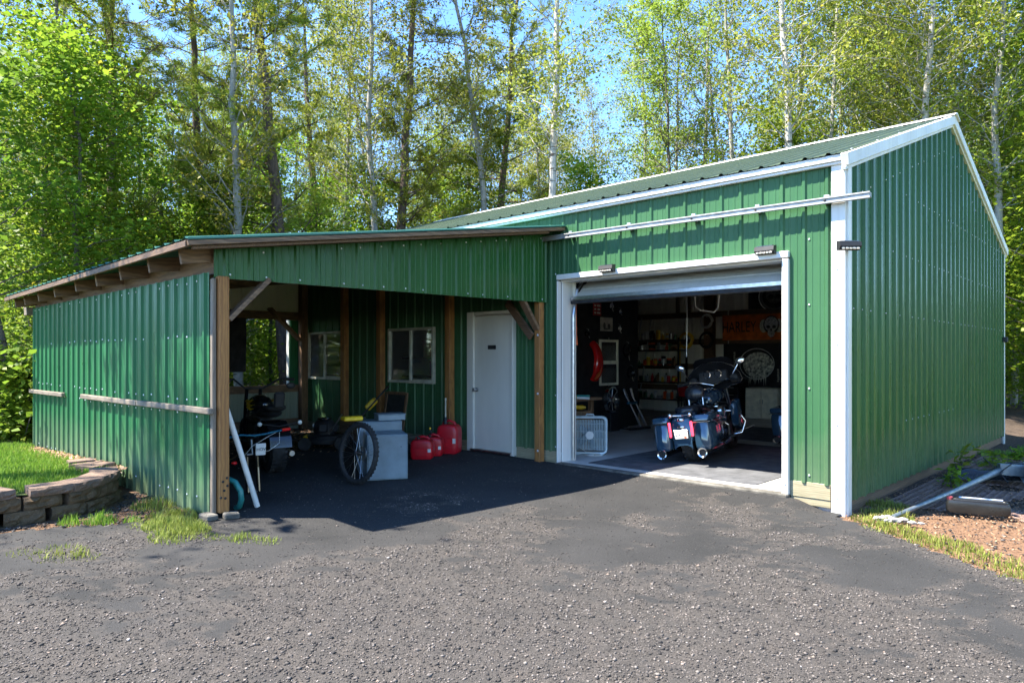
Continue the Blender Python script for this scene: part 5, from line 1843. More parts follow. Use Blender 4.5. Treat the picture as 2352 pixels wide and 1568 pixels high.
seedling((.9, 5.6), .15, 3, 'small seedling standing apart on the soil strip', 6)
# ------------------------------------------------------------------ touring motorcycle
def fillet_loft(mb, secs, n=20, e=.5):
    """secs: (y, cx, cz, half width, half height)"""
    rs = []
    for y, cx_, cz_, w, h in secs:
        ring = []
        for i in range(n):
            a = 2 * PI * i / n
            c_, s_ = math.cos(a), math.sin(a)
            ring.append(Vector((cx_ + math.copysign(abs(c_) ** e, c_) * w, y, cz_ + math.copysign(abs(s_) ** e, s_) * h)))
        rs.append(ring)
    return mb.rings(rs)
TAIL = M('red tail lamp', (.60, .02, .05), .15, 0, .1, 10, emit=(1.0, .05, .10, .9))
PLATE = M('licence plate', (.85, .85, .82), .4, 0, .06, 14)
SEATM = M('black vinyl', (.018, .020, .024), .28, 0, .2, 12, .1, 90)
FAIRM = M('satin black', (.010, .010, .011), .6, 0, .15, 6, spec=.05)
SMOKE = M('smoked acrylic', (.010, .010, .012), .4, 0, .1, 4, spec=.25)
def touring_bike(label, plate):
    o = empty('motorcycle', (0, 0, 0), 0, label, 'motorcycle')
    def P_(mb, nm, mat, sm=45, parent=None): return mb.build(nm, mat, parent or o, sm)
    # wheels
    for nm, y, R, w in (('rear_wheel', 0, .325, .18), ('front_wheel', 1.62, .325, .13)):
        e = empty(nm, (0, y, R)); e.parent = o
        mb = MB()
        mb.lathe([(R - .11, -w * .40), (R - .06, -w / 2), (R - .02, -w * .42), (R, -w * .20), (R + .002, 0), (R, w * .20), (R - .02, w * .42), (R - .06, w / 2), (R - .11, w * .40), (R - .11, -w * .40)], (0, 0, 0), (1, 0, 0), 44)
        for k in range(26):
            R3 = Matrix.Rotation(2 * PI * k / 26, 3, 'X')
            for s in (-1, 1):
                mb.box(R3 @ Vector((s * w * .22, R - .001, 0)), (w * .30, .008, .034), R3 @ rotz(s * .5))
        mb.build('tyre', RUBBER, e, 35)
        mb = MB()
        mb.lathe([(.04, -.05), (.05, -.03), (R - .13, -.05), (R - .10, -w * .42), (R - .10, w * .42), (R - .13, .05), (.05, .03), (.04, .05)], (0, 0, 0), (1, 0, 0), 32, True)
        mb.build('rim', BLACKG, e, 30)
        for s in (-1, 1):
            MB().lathe([(.07, 0), (.14, 0), (.14, .006), (.07, .006)], (s * .07, 0, 0), (s, 0, 0), 26).build('brake_disc', STEEL, e)
    # rear fender and filler panel between the bags
    mb = MB()
    secs = []
    for t in range(-12, 120, 11):
        a = math.radians(t)
        r = .375
        secs.append([Vector((x * (1 - .1 * abs(x)), -r * math.cos(a) * 1.03 - .015, .34 + r * math.sin(a) - (abs(x) / .125) ** 3 * .05)) for x in (-.125, -.12, -.10, -.06, 0, .06, .10, .12, .125)])
    mb.rings(secs, False, False)
    P_(mb, 'rear_fender', BLUEBK)
    mb = MB()
    fillet_loft(mb, [(-.40, 0, .44, .135, .14), (-.37, 0, .46, .15, .17), (-.20, 0, .50, .16, .20)], 20, .4)
    P_(mb, 'rear_fascia', BLUEBK)
    # saddlebags
    for s in (-1, 1):
        mb = MB()
        fillet_loft(mb, [(-.43, s * .275, .375, .085, .165), (-.41, s * .275, .375, .105, .185), (-.20, s * .280, .385, .115, .180), (.12, s * .275, .405, .110, .150), (.24, s * .265, .43, .085, .11), (.27, s * .26, .44, .06, .08)], 24, .38)
        bag = P_(mb, 'saddlebag', BLUEBK, 50)
        mb = MB()
        fillet_loft(mb, [(-.435, s * .277, .585, .098, .018), (-.41, s * .277, .600, .116, .045), (-.10, s * .280, .618, .124, .055), (.16, s * .275, .600, .112, .045), (.27, s * .262, .575, .07, .02)], 24, .42)
        P_(mb, 'lid', BLUEBK, 50, bag)
        mb = MB(); mb.box((s * .278, -.09, .557), (.252, .70, .010), None, .004)
        P_(mb, 'lid_band', CHROME, 30, bag)
        mb = MB(); mb.box((s * .40, .02, .565), (.012, .09, .030), None, .004)
        P_(mb, 'latch', CHROME, 30, bag)
        # exhaust
        mb = MB()
        mb.lathe([(.045, 0), (.050, .03), (.056, .20), (.056, .62), (.045, .78), (.03, .9)], (s * .275, -.47, .165), (0, 1, .03), 24)
        ex = P_(mb, 'exhaust', BLACKG if s > 0 else BLACKG)
        MB().lathe([(.062, 0), (.066, .008), (.066, .035), (.058, .045), (.048, .04), (.046, .012), (.062, 0)], (s * .275, -.505, .165), (0, 1, .03), 28).build('exhaust_tip', CHROME, ex, 50)
        MB().lathe([(.001, .03), (.047, .03)], (s * .275, -.505, .165), (0, 1, .03), 20).build('exhaust_bore', BLACKM, ex)
        # tall tail lamps in the gap between fender and bag
        mb = MB(); mb.box((s * .150, -.428, .475), (.034, .020, .20), rotx(.06), .009)
        tl = P_(mb, 'tail_lamp', TAIL)
        one_box('lamp_bezel', BLACKG, tl, (s * .150, -.416, .475), (.046, .018, .22), .006)
        # indicators
        mb = MB(); mb.ell((s * .135, -.40, .665), (.035, .04, .035), None, 14, 8); mb.tube([(0, -.34, .65), (s * .12, -.39, .66)], .012, 8)
        P_(mb, 'indicator', CHROME, 60)
        # guards
        P_(MB().tube([(s * .20, -.33, .60), (s * .37, -.36, .60), (s * .41, -.20, .52), (s * .41, .15, .50), (s * .30, .28, .55)], .011, 8), 'bag_guard', CHROME, 60)
        P_(MB().tube([(s * .10, 1.02, .62), (s * .33, 1.08, .60), (s * .42, 1.10, .44), (s * .36, 1.08, .28), (s * .10, 1.02, .24)], .016, 10), 'engine_guard', CHROME, 60)
        mb = MB(); mb.box((s * .34, .72, .27), (.12, .30, .022), None, .008)
        P_(mb, 'floorboard', BLACKM)
        P_(MB().tube([(s * .30, 1.0, .30), (s * .42, 1.16, .33), (s * .50, 1.22, .36)], .013, 8), 'highway_peg', CHROME, 60)
        # fairing lowers
        mb = MB()
        fillet_loft(mb, [(1.0, s * .30, .55, .05, .16), (1.10, s * .31, .56, .075, .22), (1.20, s * .29, .58, .05, .20)], 16, .5)
        P_(mb, 'lower_fairing', BLUEBK)
        # fork, mirrors, grips
        P_(MB().tube([(s * .11, 1.30, 1.02), (s * .11, 1.62, .33)], .028, 10), 'fork_leg', CHROME, 60)
        mb = MB(); mb.tube([(s * .34, 1.02, 1.14), (s * .40, 1.06, 1.24), (s * .43, 1.06, 1.28)], .009, 8)
        mi = P_(mb, 'mirror_stalk', CHROME, 60)
        mb = MB(); mb.ell((s * .46, 1.05, 1.32), (.080, .018, .045), roty(-s * .28), 18, 8)
        P_(mb, 'mirror', CHROME, 60, mi)
        P_(MB().tube([(s * .32, 1.00, 1.07), (s * .46, .88, 1.04)], .022, 10), 'grip', RUBBER, 60)
        P_(MB().tube([(s * .30, 1.06, 1.06), (s * .44, .97, 1.03)], .008, 6), 'lever', CHROME, 60)
    P_(MB().tube([(-.33, 1.0, 1.07), (-.20, 1.12, 1.06), (0, 1.18, 1.00), (.20, 1.12, 1.06), (.33, 1.0, 1.07)], .016, 10), 'handlebar', CHROME, 60)
    # licence plate
    mb = MB(); mb.box((0, 0, 0), (.18, .006, .105), rotx(.12), .003)
    pl = P_(mb, 'licence_plate', PLATE); pl.location = (-.005, -.425, .405)
    one_box('plate_frame', CHROME, pl, (0, .005, 0), (.20, .006, .125), .003, rotx(.12))
    flags_text('plate_number', plate, .060, M('plate blue ink', (.05, .06, .10), .6), pl, (-.02, -.006, -.002), (PI / 2 + .12, 0, 0), .8)
    one_box('plate_sticker', ORANGE, pl, (.055, -.0045, -.036), (.034, .002, .020), 0, rotx(.12))
    mb = MB(); mb.box((0, -.415, .505), (.10, .03, .030), None, .008); P_(mb, 'plate_lamp', CHROME)
    mb = MB(); mb.ell((0, -.395, .60), (.055, .035, .03), None, 14, 8); P_(mb, 'fender_emblem', CHROME, 60)
    # seat, backrest, tank
    mb = MB()
    fillet_loft(mb, [(-.22, 0, .70, .08, .03), (-.16, 0, .715, .15, .05), (.10, 0, .715, .17, .055), (.24, 0, .70, .16, .06), (.34, 0, .66, .17, .05), (.60, 0, .665, .14, .05), (.74, 0, .72, .07, .04)], 20, .6)
    P_(mb, 'seat', SEATM, 60)
    mb = MB(); mb.ell((-.01, .30, .925), (.145, .060, .115), rotx(-.18), 22, 12); br_ = P_(mb, 'backrest', SEATM, 60)
    P_(MB().tube([(-.10, .28, .68), (-.10, .30, .88)], .010, 8).tube([(.10, .28, .68), (.10, .30, .88)], .010, 8), 'backrest_stay', CHROME, 60, br_)
    mb = MB(); mb.tube([(-.145 * math.cos(a), .268 - .0 * a, .925 - .03 + .03 * math.cos(2 * a)) for a in [PI * k / 12 for k in range(13)]], .004, 6)
    mb = MB()
    fillet_loft(mb, [(.66, 0, .80, .06, .05), (.72, 0, .82, .14, .09), (.86, 0, .84, .19, .115), (1.02, 0, .85, .18, .11), (1.14, 0, .85, .11, .08), (1.18, 0, .85, .05, .05)], 22, .75)
    P_(mb, 'fuel_tank', BLUEBK, 60)
    mb = MB(); mb.box((0, .90, .957), (.10, .26, .02), None, .008); P_(mb, 'tank_console', CHROME)
    # engine: two finned cylinders
    for y, an in ((.66, .40), (.92, -.40)):
        mb = MB()
        R3 = rotx(an)
        for k in range(9):
            mb.box(Vector((0, y, .40)) + R3 @ Vector((0, 0, .05 + .026 * k)), (.19, .17, .012), R3, .004)
        mb.box(Vector((0, y, .40)) + R3 @ Vector((0, 0, .16)), (.14, .13, .24), R3, .01)
        P_(mb, 'cylinder', BLACKM)
        mb = MB(); mb.box(Vector((0, y, .40)) + R3 @ Vector((0, 0, .30)), (.18, .14, .06), R3, .015); P_(mb, 'rocker_cover', CHROME)
    mb = MB(); mb.box((0, .72, .32), (.30, .55, .20), None, .05); mb.lathe([(.001, 0), (.11, 0), (.11, .04), (.09, .06), (.001, .06)], (.15, .82, .33), (1, 0, 0), 22); P_(mb, 'crankcase', BLACKG)
    mb = MB(); mb.lathe([(.001, .0), (.09, 0), (.085, .05), (.06, .07), (.001, .075)], (.16, .78, .62), (1, 0, 0), 24); P_(mb, 'air_cleaner', CHROME)
    P_(MB().tube([(.08, .94, .50), (.20, 1.0, .40), (.24, .80, .20), (.27, .35, .165)], .026, 10), 'header_pipe', CHROME, 60)
    P_(MB().tube([(-.08, .64, .50), (-.20, .60, .36), (-.24, .40, .20), (-.27, .35, .165)], .026, 10), 'header_pipe', CHROME, 60)
    mb = MB(); mb.box((-.10, .35, .40), (.05, .50, .30), None, .03); mb.box((.10, .35, .42), (.05, .45, .26), None, .03); P_(mb, 'side_cover', BLACKG)
    # fairing (bat-wing outline), inner dash, screen
    out = [(-.02, 1.355), (-.16, 1.34), (-.30, 1.27), (-.40, 1.16), (-.43, 1.06), (-.38, 1.00), (-.26, .98), (-.15, .93), (0, .91)]
    out = out + [(-x, z) for x, z in out[::-1]]
    rs = [[Vector((x * k, y, 1.12 + (z - 1.12) * k)) for x, z in out] for y, k in ((1.20, .97), (1.22, 1.0), (1.30, .97), (1.40, .80), (1.48, .52), (1.52, .25))]
    mb = MB(); mb.rings(rs, True)
    fa = P_(mb, 'fairing', FAIRM, 50)
    ring_ = [Vector((x * .985, 1.205, 1.12 + (z - 1.12) * .985)) for x, z in out]
    P_(MB().tube(ring_ + ring_[:1], .008, 6), 'fairing_trim', CHROME, 60, fa)
    mb = MB(); mb.box((0, 1.185, 1.13), (.46, .05, .20), None, .03); P_(mb, 'dash', BLACKM, 40, fa)
    for s in (-1, 1):
        MB().lathe([(.001, .012), (.060, .012), (.068, 0)], (s * .31, 1.19, 1.08), (0, -1, 0), 22).build('speaker', BLACKM, fa, 40)
        MB().lathe([(.050, .010), (.058, .006), (.058, 0)], (s * .085, 1.158, 1.17), (0, -1, 0), 20).build('gauge', CHROME, fa, 40)
    one_box('screen', SMOKE, fa, (0, 1.157, 1.07), (.20, .008, .09), .003)
    mb = MB()
    mb.rings([[Vector((x * k, y - .25 * x * x, z)) for x in (-.30, -.2, -.1, 0, .1, .2, .3)] for y, z, k in ((1.30, 1.29, 1.05), (1.24, 1.36, .98), (1.20, 1.405, .80), (1.195, 1.42, .55))], False, False)
    P_(mb, 'windscreen', SMOKE, 60, fa)
    mb = MB()
    rs = []
    for t in range(20, 170, 12):
        a = math.radians(t)
        rs.append([Vector((x, 1.62 - .36 * math.cos(a), .33 + .36 * math.sin(a) - (abs(x) / .085) ** 3 * .04)) for x in (-.085, -.07, 0, .07, .085)])
    mb.rings(rs, False, False); P_(mb, 'front_fender', BLUEBK)
    P_(MB().tube([(-.12, .62, .20), (-.26, .50, .02)], .012, 8), 'side_stand', BLACKM)
    P_(MB().tube([(0, -.1, .55), (0, .5, .50), (0, 1.2, .90)], .03, 8), 'frame', BLACKM)
    return o
bike = touring_bike('blue-black touring motorcycle with saddlebags, seen from behind in the garage doorway', '679 U')
bike.location = (-2.33, 1.30, 0)
bike.rotation_euler = (0, -.13, .17)
bike2 = copy_tree(bike)
tag(bike2, 'second touring motorcycle half hidden behind the right door jamb', 'motorcycle')
bike2.location = (-1.80, 3.85, 0)
bike2.rotation_euler = (0, -.07, .02)
# ------------------------------------------------------------------ inside the garage
MATM = M('charcoal floor mat', (.095, .098, .105), .9, 0, .18, 5, .3, 180)
for (x0, x1, y0, y1, lb) in ((-3.32, -.99, .185, 3.55, 'charcoal ribbed floor mat inside the garage doorway'), (-3.9, -1.1, 4.1, 6.3, 'second charcoal floor mat deeper in the garage')):
    m_ = one_box('floor_mat', MATM, None, ((x0 + x1) / 2, (y0 + y1) / 2, .005), (x1 - x0, y1 - y0, .008), .002)
    tag(m_, lb, 'mat')

# box fan
fn = empty('box_fan', (-3.80, .86, 0), math.radians(34), 'pale blue-white box fan on the floor inside the left door jamb', 'fan')
FANM = M('pale fan plastic', (.46, .55, .56), .45, 0, .08, 8)
mb = MB()
def rrect(w, h, r, y, n=6):
    pts = []
    for cx_, cz_, a0 in ((w / 2 - r, h / 2 - r, 0), (-w / 2 + r, h / 2 - r, 90), (-w / 2 + r, -h / 2 + r, 180), (w / 2 - r, -h / 2 + r, 270)):
        for k in range(n + 1):
            a = math.radians(a0 + 90 * k / n)
            pts.append(Vector((cx_ + r * math.cos(a), y, cz_ + r * math.sin(a) + .285)))
    return pts
W_, H_ = .50, .54
mb.rings([rrect(W_, H_, .07, -.055), rrect(W_ + .012, H_ + .012, .075, -.045), rrect(W_ + .012, H_ + .012, .075, .055), rrect(W_ - .02, H_ - .02, .06, .06), rrect(W_ - .05, H_ - .05, .05, .05), rrect(W_ - .05, H_ - .05, .05, -.05), rrect(W_, H_, .07, -.055)], False)
mb.build('housing', FANM, fn, 40)
for s_ in (-1, 1):
    gr = MB()
    for k in range(19):
        xx = -.207 + .023 * k
        gr.tube([(xx, -.052 * s_, .065), (xx, -.052 * s_, .505)], .0048, 5)
    for k in range(4):
        zz = .12 + .11 * k
        gr.tube([(-.215, -.056 * s_, zz), (.215, -.056 * s_, zz)], .0025, 5)
    gr.build('grille', FANM, fn)
MB().lathe([(.001, .008), (.055, .006), (.060, 0)], (0, -.056, .285), (0, -1, 0), 20).build('hub', WHITEP, fn, 40)
for k in range(5):
    a = 2 * PI * k / 5
    b_ = MB(); b_.box((.11 * math.cos(a), 0, .285 + .11 * math.sin(a)), (.17, .012, .10), Matrix.Rotation(-a, 3, 'Y') @ rotx(.5), .004); b_.build('blade', GREYB, fn)
MB().tube([(-.06, 0, .56), (-.05, 0, .585), (.05, 0, .585), (.06, 0, .56)], .010, 8).build('handle', FANM, fn, 60)
MB().tube([(-.16, -.07, .12), (-.05, -.085, .05), (.12, -.10, .03), (.17, -.14, .012), (.05, -.18, .008), (-.06, -.14, .008), (.06, -.11, .010)], .006, 6).build('cord', WHITEP, fn, 60)
for s in (-1, 1):
    one_box('foot', FANM, fn, (s * .17, 0, .008), (.05, .16, .016), .004)

PX = -5.715
def on_wall(name, label, cat, y, z, group=None):
    return empty(name, (PX, y, z), 0, label, cat, group)
# red motorcycle fender hanging on the black wall
fe = on_wall('red_fender', 'glossy red motorcycle fender hanging on the black garage wall', 'fender', 3.42, 1.33)
mb = MB()
rs = []
for k in range(15):
    t = k / 14
    a = math.radians(-58 + 122 * t)
    cy_, cz_ = -.22 + .36 * math.cos(a), .40 * math.sin(a)
    nx_ = Vector((0, math.cos(a), math.sin(a)))
    w_ = .12 * (1 - .35 * t)
    rs.append([Vector((.10 + math.sin(b) * w_, 0, 0)) + Vector((0, cy_, cz_)) + nx_ * (math.cos(b) * .075 - .03) for b in [math.radians(q) for q in (-100, -70, -35, 0, 35, 70, 100)]])
mb.rings(rs, False, False)
mb.build('shell', REDL, fe, 60)
for k in range(3):
    MB().tube([(.13, -.05 + .03 * k, -.33 + .03 * k), (.17, .02 + .03 * k, -.28 + .05 * k), (.18, .07 + .02 * k, -.20 + .06 * k)], [.018, .014, .002], 6).build('flame_decal', ORANGE, fe, 60)
# cream sash frame
sf = on_wall('window_sash', 'cream two-pane window sash hanging beside the red fender', 'sash', 3.96, 1.31)
SASH = M('cream paint', (.78, .74, .58), .5, 0, .1, 9)
for c, s in (((.03, -.285, 0), (.03, .055, .90)), ((.03, .285, 0), (.03, .055, .90)), ((.03, 0, .425), (.03, .515, .05)), ((.03, 0, -.425), (.03, .515, .05)), ((.03, 0, .0), (.03, .515, .07))):
    one_box('rail', SASH, sf, c, s, .004)
for z in (.22, -.22):
    one_box('pane', GLASS, sf, (.028, 0, z), (.006, .51, .37), 0)
for z in (.47, -.47):
    MB().ell((.03, 0, z), (.012, .012, .02), None, 8, 6).build('hook', CHROME, sf)
# framed picture and red tin sign
pc = on_wall('framed_picture', 'white framed picture on the black garage wall above the cream sash', 'picture', 3.90, 2.06)
one_box('mount', M('photo paper', (.50, .47, .40), .6, 0, .15, 8), pc, (.015, 0, 0), (.02, .40, .27), .003)
for k, (yy, zz, w, h) in enumerate(((-.08, -.03, .09, .13), (.07, -.04, .10, .11), (0, -.09, .25, .03))):
    mb = MB(); mb.ell((.027, yy, zz), (.003, w / 2, h / 2), None, 10, 6); mb.build('printed_figure', M('faded grey ink', (.12, .11, .10), .8), pc)
rsn = on_wall('tin_sign', 'red tin sign with pale lettering high on the black wall', 'sign', 3.60, 2.34)
one_box('plate', M('red tin', (.36, .03, .03), .4, .1, .15, 10), rsn, (.012, 0, 0), (.012, .26, .24), .002)
for k in range(3):
    one_box('printed_bar', PALE, rsn, (.019, .045 + .0 * k, .07 - .07 * k), (.002, .10 - .02 * (k % 2), .035), 0)
    one_box('printed_bar', PALE, rsn, (.019, -.07, .07 - .07 * k), (.002, .06, .03), 0)
# chrome and black parts on the wall
rp_ = random.Random(12)
for i, (y, z, r, lb) in enumerate(((4.05, 2.42, .07, 'chrome hub hanging high on the black wall'), (4.35, 2.32, .05, 'small chrome bracket hanging on the black wall'), (4.32, 1.98, .06, 'chrome lamp shell hanging beside the framed picture'), (3.28, 1.86, .06, 'small dark pulley hanging left of the framed picture'), (4.62, 1.55, .14, 'black sprocket hanging right of the cream sash'), (4.75, 1.10, .12, 'black motorcycle part hanging low right of the cream sash'))):
    e = on_wall('hanging_part', lb, 'part', y, z)
    MB().lathe([(r * .3, .03), (r * .5, .06), (r, .04), (r, .0), (r * .8, 0)], (0, 0, 0), (1, 0, 0), 18).build('ring', CHROME if i in (0, 1, 2) else BLACKG, e, 40)
    MB().tube([(.02, 0, 0), (.06, .02, -r * 1.5)], .012, 8).build('spindle', CHROME, e)
    MB().tube([(.0, 0, r + .04), (.05, 0, r + .02), (.05, 0, r)], .004, 6).build('hook', STEEL, e)
oc = on_wall('orange_extension_lead', 'orange cord hanging just inside the left door jamb', 'extension lead', 2.92, 2.05)
oc.location = (-3.80, .52, 2.06)
MB().tube([(0, 0, .28), (.01, .0, .1), (0, .01, -.12), (.015, .0, -.25), (.01, 0, -.36)], .010, 6).build('strand', ORANGE, oc, 60)
MB().tube([(.012, 0, -.34), (.014, 0, -.47)], [.014, .026], 8).build('plug', ORANGE, oc)
yb = empty('shop_brush', (-4.22, 1.0, .79), .3, 'yellow-handled brush on a ledge inside the left door jamb', 'brush')
one_box('handle', YELL, yb, (0, 0, .03), (.12, .05, .05), .015)
one_box('head', HOSE, yb, (.16, 0, .045), (.20, .05, .03), .004)
one_box('bristles', WHITEP, yb, (.16, 0, .015), (.19, .045, .035), .002)
lg = empty('wall_ledge', (-4.15, 1.15, .70), 0, 'narrow wooden workbench inside the left door jamb', 'bench')
one_box('top', BEAMY, lg, (-.12, .0, .07), (.30, .9, .04), .004)
for y in (-.38, .38):
    one_box('leg', BEAMZ, lg, (-.14, y, -.325), (.07, .07, .75), .004)
# wheel and fork legs standing in front of the black wall
cw = empty('chrome_wheel', (-5.45, 3.72, .60), 0, 'spare chrome motorcycle wheel against the black wall', 'wheel')
MB().lathe([(.22, -.03), (.26, -.035), (.26, .035), (.22, .03), (.22, -.03)], (0, 0, 0), (1, .15, 0), 32).build('rim', CHROME, cw, 40)
MB().lathe([(.001, -.05), (.06, -.05), (.06, .05), (.001, .05)], (0, 0, 0), (1, .15, 0), 16).build('hub', CHROME, cw, 40)
mb = MB()
for k in range(9):
    a = 2 * PI * k / 9
    mb.tube([(0, .05 * math.cos(a), .05 * math.sin(a)), (0, .225 * math.cos(a), .225 * math.sin(a))], .012, 6)
mb.build('spokes', CHROME, cw)
MB().box((-.02, 0, -.42), (.22, .30, .36), None, .01).build('stand', BLACKM, cw)
ff = empty('fork_assembly', (-5.25, 4.28, 0), 0, 'pair of chrome fork legs leaning in a black stand by the wall', 'fork')
for s in (-1, 1):
    MB().tube([(.10, s * .10 + .12, .03), (-.12, s * .10 - .10, .68)], .022, 10).build('leg', CHROME, ff, 60)
    MB().tube([(-.10, s * .10 - .08, .62), (-.14, s * .11 - .13, .80)], .034, 10).build('upper_tube', CHROME, ff, 60)
MB().box((-.07, -.05, .52), (.06, .34, .06), None, .015).build('yoke', BARB, ff)
MB().tube([(.15, .25, .03), (.05, -.3, .03), (-.25, -.35, .03), (-.30, .10, .03)], .025, 8).build('stand', BLACKM, ff, 60)
wbx = empty('cardboard_box', (-4.42, 1.35, 0), .2, 'brown cardboard box behind the box fan', 'box')
MB().box((0, 0, .29), (.34, .36, .58), None, .006).build('carton', M('cardboard', (.30, .17, .085), .8, 0, .12, 6), wbx)
drl = empty('cordless_drill', (-4.40, 1.33, .582), .5, 'yellow cordless drill lying on the cardboard box', 'drill')
MB().tube([(-.10, 0, .05), (.08, 0, .05), (.13, 0, .05)], [.032, .035, .018], 10).build('body', YELL, drl, 50)
MB().box((-.06, 0, .02), (.09, .05, .04), None, .01).build('battery', BLACKM, drl)

# shelving with cans and bottles against the back wall
sh = empty('storage_rack', (-7.35, 8.40, 0), 0, 'tall black storage rack of cans and bottles against the back wall', 'shelf')
SHZ = (.35, .78, 1.20, 1.60)
for xx in (-.75, .75):
    for yy in (-.2, .2):
        one_box('post', BLACKM, sh, (xx, yy, .95), (.04, .04, 1.9), .003)
for z in SHZ + (1.86,):
    one_box('shelf_board', BLACKM, sh, (0, 0, z - .02), (1.54, .44, .03), .003)
rs_ = random.Random(33)
TONES = [('red', REDP), ('white', WHITEP), ('yellow', YELL), ('black', BLACKG), ('dark green', M('bottle green', (.03, .12, .05), .3)), ('silver', STEEL), ('orange', ORANGE), ('blue', BARB), ('brown', BEAMZ)]
nth = ['first', 'second', 'third', 'fourth', 'fifth', 'sixth', 'seventh', 'eighth', 'ninth', 'tenth', 'eleventh', 'twelfth', 'thirteenth', 'fourteenth']
lev = ['bottom', 'second', 'third', 'fourth', 'top']
for li, z in enumerate(SHZ + (1.86,)):
    x = -.68
    k = 0
    while x < .66 and k < 14:
        tn, mt = TONES[rs_.randrange(len(TONES))]
        shp = rs_.choice(['can', 'bottle', 'jug', 'can', 'box'])
        r = rs_.uniform(.033, .062); h = rs_.uniform(.12, .24)
        if li == 3 and k == 4: shp, r, h, mt, tn = 'can', .085, .18, ORANGE, 'orange'
        nm = {'can': 'paint_can', 'bottle': 'spray_bottle', 'jug': 'oil_jug', 'box': 'parts_box'}[shp]
        e = empty(nm, (-7.35 + x + r, 8.26 + rs_.uniform(-.05, .08), z - .004), rs_.uniform(-.3, .3), '%s %s, %s from the left on the %s shelf of the black rack' % (tn, nm.replace('_', ' '), nth[k], lev[li]), nm.split('_')[1] if shp != 'jug' else 'jug', 'cans and bottles on the rack')
        mb = MB()
        if shp == 'can':
            mb.lathe([(r, 0), (r, h), (r * .96, h + .004), (r * .9, h), (.001, h)], (0, 0, 0), (0, 0, 1), 14, False); mb.build('body', mt, e, 40)
            MB().lathe([(r * 1.01, h * .22), (r * 1.012, h * .75)], (0, 0, 0), (0, 0, 1), 14).build('label', rs_.choice((WHITEP, YELL, REDP, BLACKM)), e)
        elif shp == 'bottle':
            r *= .75
            mb.lathe([(r, 0), (r, h * .62), (r * .4, h * .8), (r * .35, h)], (0, 0, 0), (0, 0, 1), 12, True); mb.build('body', mt, e, 40)
            MB().lathe([(r * .45, h), (r * .45, h + .03), (.001, h + .032)], (0, 0, 0), (0, 0, 1), 10).build('cap', rs_.choice((WHITEP, REDP, BLACKM)), e)
        elif shp == 'jug':
            mb.box((0, 0, h * .42), (r * 2, r * 1.3, h * .84), None, .012); mb.build('body', mt, e)
            MB().lathe([(.018, h * .84), (.018, h), (.001, h)], (r * .5, 0, 0), (0, 0, 1), 10).build('cap', BLACKM, e)
        else:
            mb.box((0, 0, h * .35), (r * 2, r * 1.8, h * .7), None, .003); mb.build('body', mt, e)
        x += 2 * r + rs_.uniform(.008, .06)
        k += 1
# coiled hoses on the back wall
def coil(name, x, z, r, n, th_, mat, label, tail=0):
    e = empty(name, (x, RY - .30, z), 0, label, 'hose')
    mb = MB()
    rr_ = random.Random(n)
    pts = []
    for k in range(n * 16):
        a = 2 * PI * k / 16
        q = r * (1 - .28 * ((k / 16) % 3) / 3) + rr_.uniform(-.004, .004)
        pts.append(Vector((q * math.cos(a), -.010 * (k % 48) / 16 * 2, q * math.sin(a) * 1.08)))
    mb.tube(pts, th_, 6)
    mb.build('coil', mat, e, 60)
    if tail:
        MB().tube([(-r * .9, 0, 0), (-r * .95, 0, -tail * .4), (-r * .85, .0, -tail)], th_, 6).build('tail', mat, e, 60)
    one_box('hook', STEEL, e, (0, .06, r * .7), (.03, .16, .03), .004)
coil('yellow_hose', -6.62, 1.83, .20, 7, .018, YELL, 'yellow air hose coiled on the back wall of the garage', 1.1)
coil('wire_coil', -6.05, 2.30, .17, 6, .014, WHITEP, 'coil of white cable on the timber post of the back wall')
coil('wire_coil', -6.05, 1.83, .20, 6, .016, BLACKM, 'coil of black cable on the timber post below the white one')

# banners on the back wall
bn = empty('orange_banner', (-4.90, RY - .14, 2.13), 0, 'orange cloth banner with black HARLEY lettering and a grey skull on the back wall', 'banner')
OCL = M('orange cloth', (.72, .17, .025), .85, 0, .18, 5, .2, 120)
mb = MB(); mb.box((.02, 0, 0), (1.66, .010, .62), None, .003); mb.build('cloth', OCL, bn)
for zz in (.285, -.285):
    one_box('hem', OCL, bn, (.02, -.007, zz), (1.66, .010, .03), .002)
flags_text('banner_lettering', 'HARLEY', .37, INK, bn, (-.385, -.0065, .0), (PI / 2, 0, 0), .66)
flags_text('banner_lettering', 'D', .37, INK, bn, (.79, -.0065, .0), (PI / 2, 0, 0), .66)
GREYI = M('grey print', (.72, .72, .70), .85, 0, .25, 30)
def flat_ell(parent, nm, mat, x, z, rx_, rz_, y=-.008, n=22):
    mb = MB(); mb.prism([(x + rx_ * math.cos(2 * PI * k / n), y, z + rz_ * math.sin(2 * PI * k / n)) for k in range(n)], (0, -.0012, 0)); return mb.build(nm, mat, parent)
flat_ell(bn, 'printed_wing', PALE, .24, .02, .10, .16)
flat_ell(bn, 'printed_wing', PALE, .60, .02, .10, .16)
flat_ell(bn, 'printed_skull', INK, .42, .045, .19, .215, -.0095)
flat_ell(bn, 'printed_skull', GREYI, .42, .06, .165, .175, -.0110)
flat_ell(bn, 'printed_jaw', GREYI, .42, -.15, .085, .10, -.0110)
for s in (-1, 1):
    flat_ell(bn, 'printed_eye', INK, .42 + s * .07, -.005, .045, .038, -.0125)
flat_ell(bn, 'printed_nose', INK, .42, -.075, .020, .032, -.0125)
for k in range(5):
    one_box('printed_tooth', INK, bn, (.37 + .025 * k, -.0125, -.165), (.004, .001, .06), 0)
tp = empty('black_tapestry', (-4.90, RY - .13, 1.22), 0, 'black wall cloth with a pale speckled disc hanging below the orange banner', 'tapestry')
one_box('cloth', CLOTH, tp, (.04, 0, -.06), (1.66, .008, 1.16), .003)
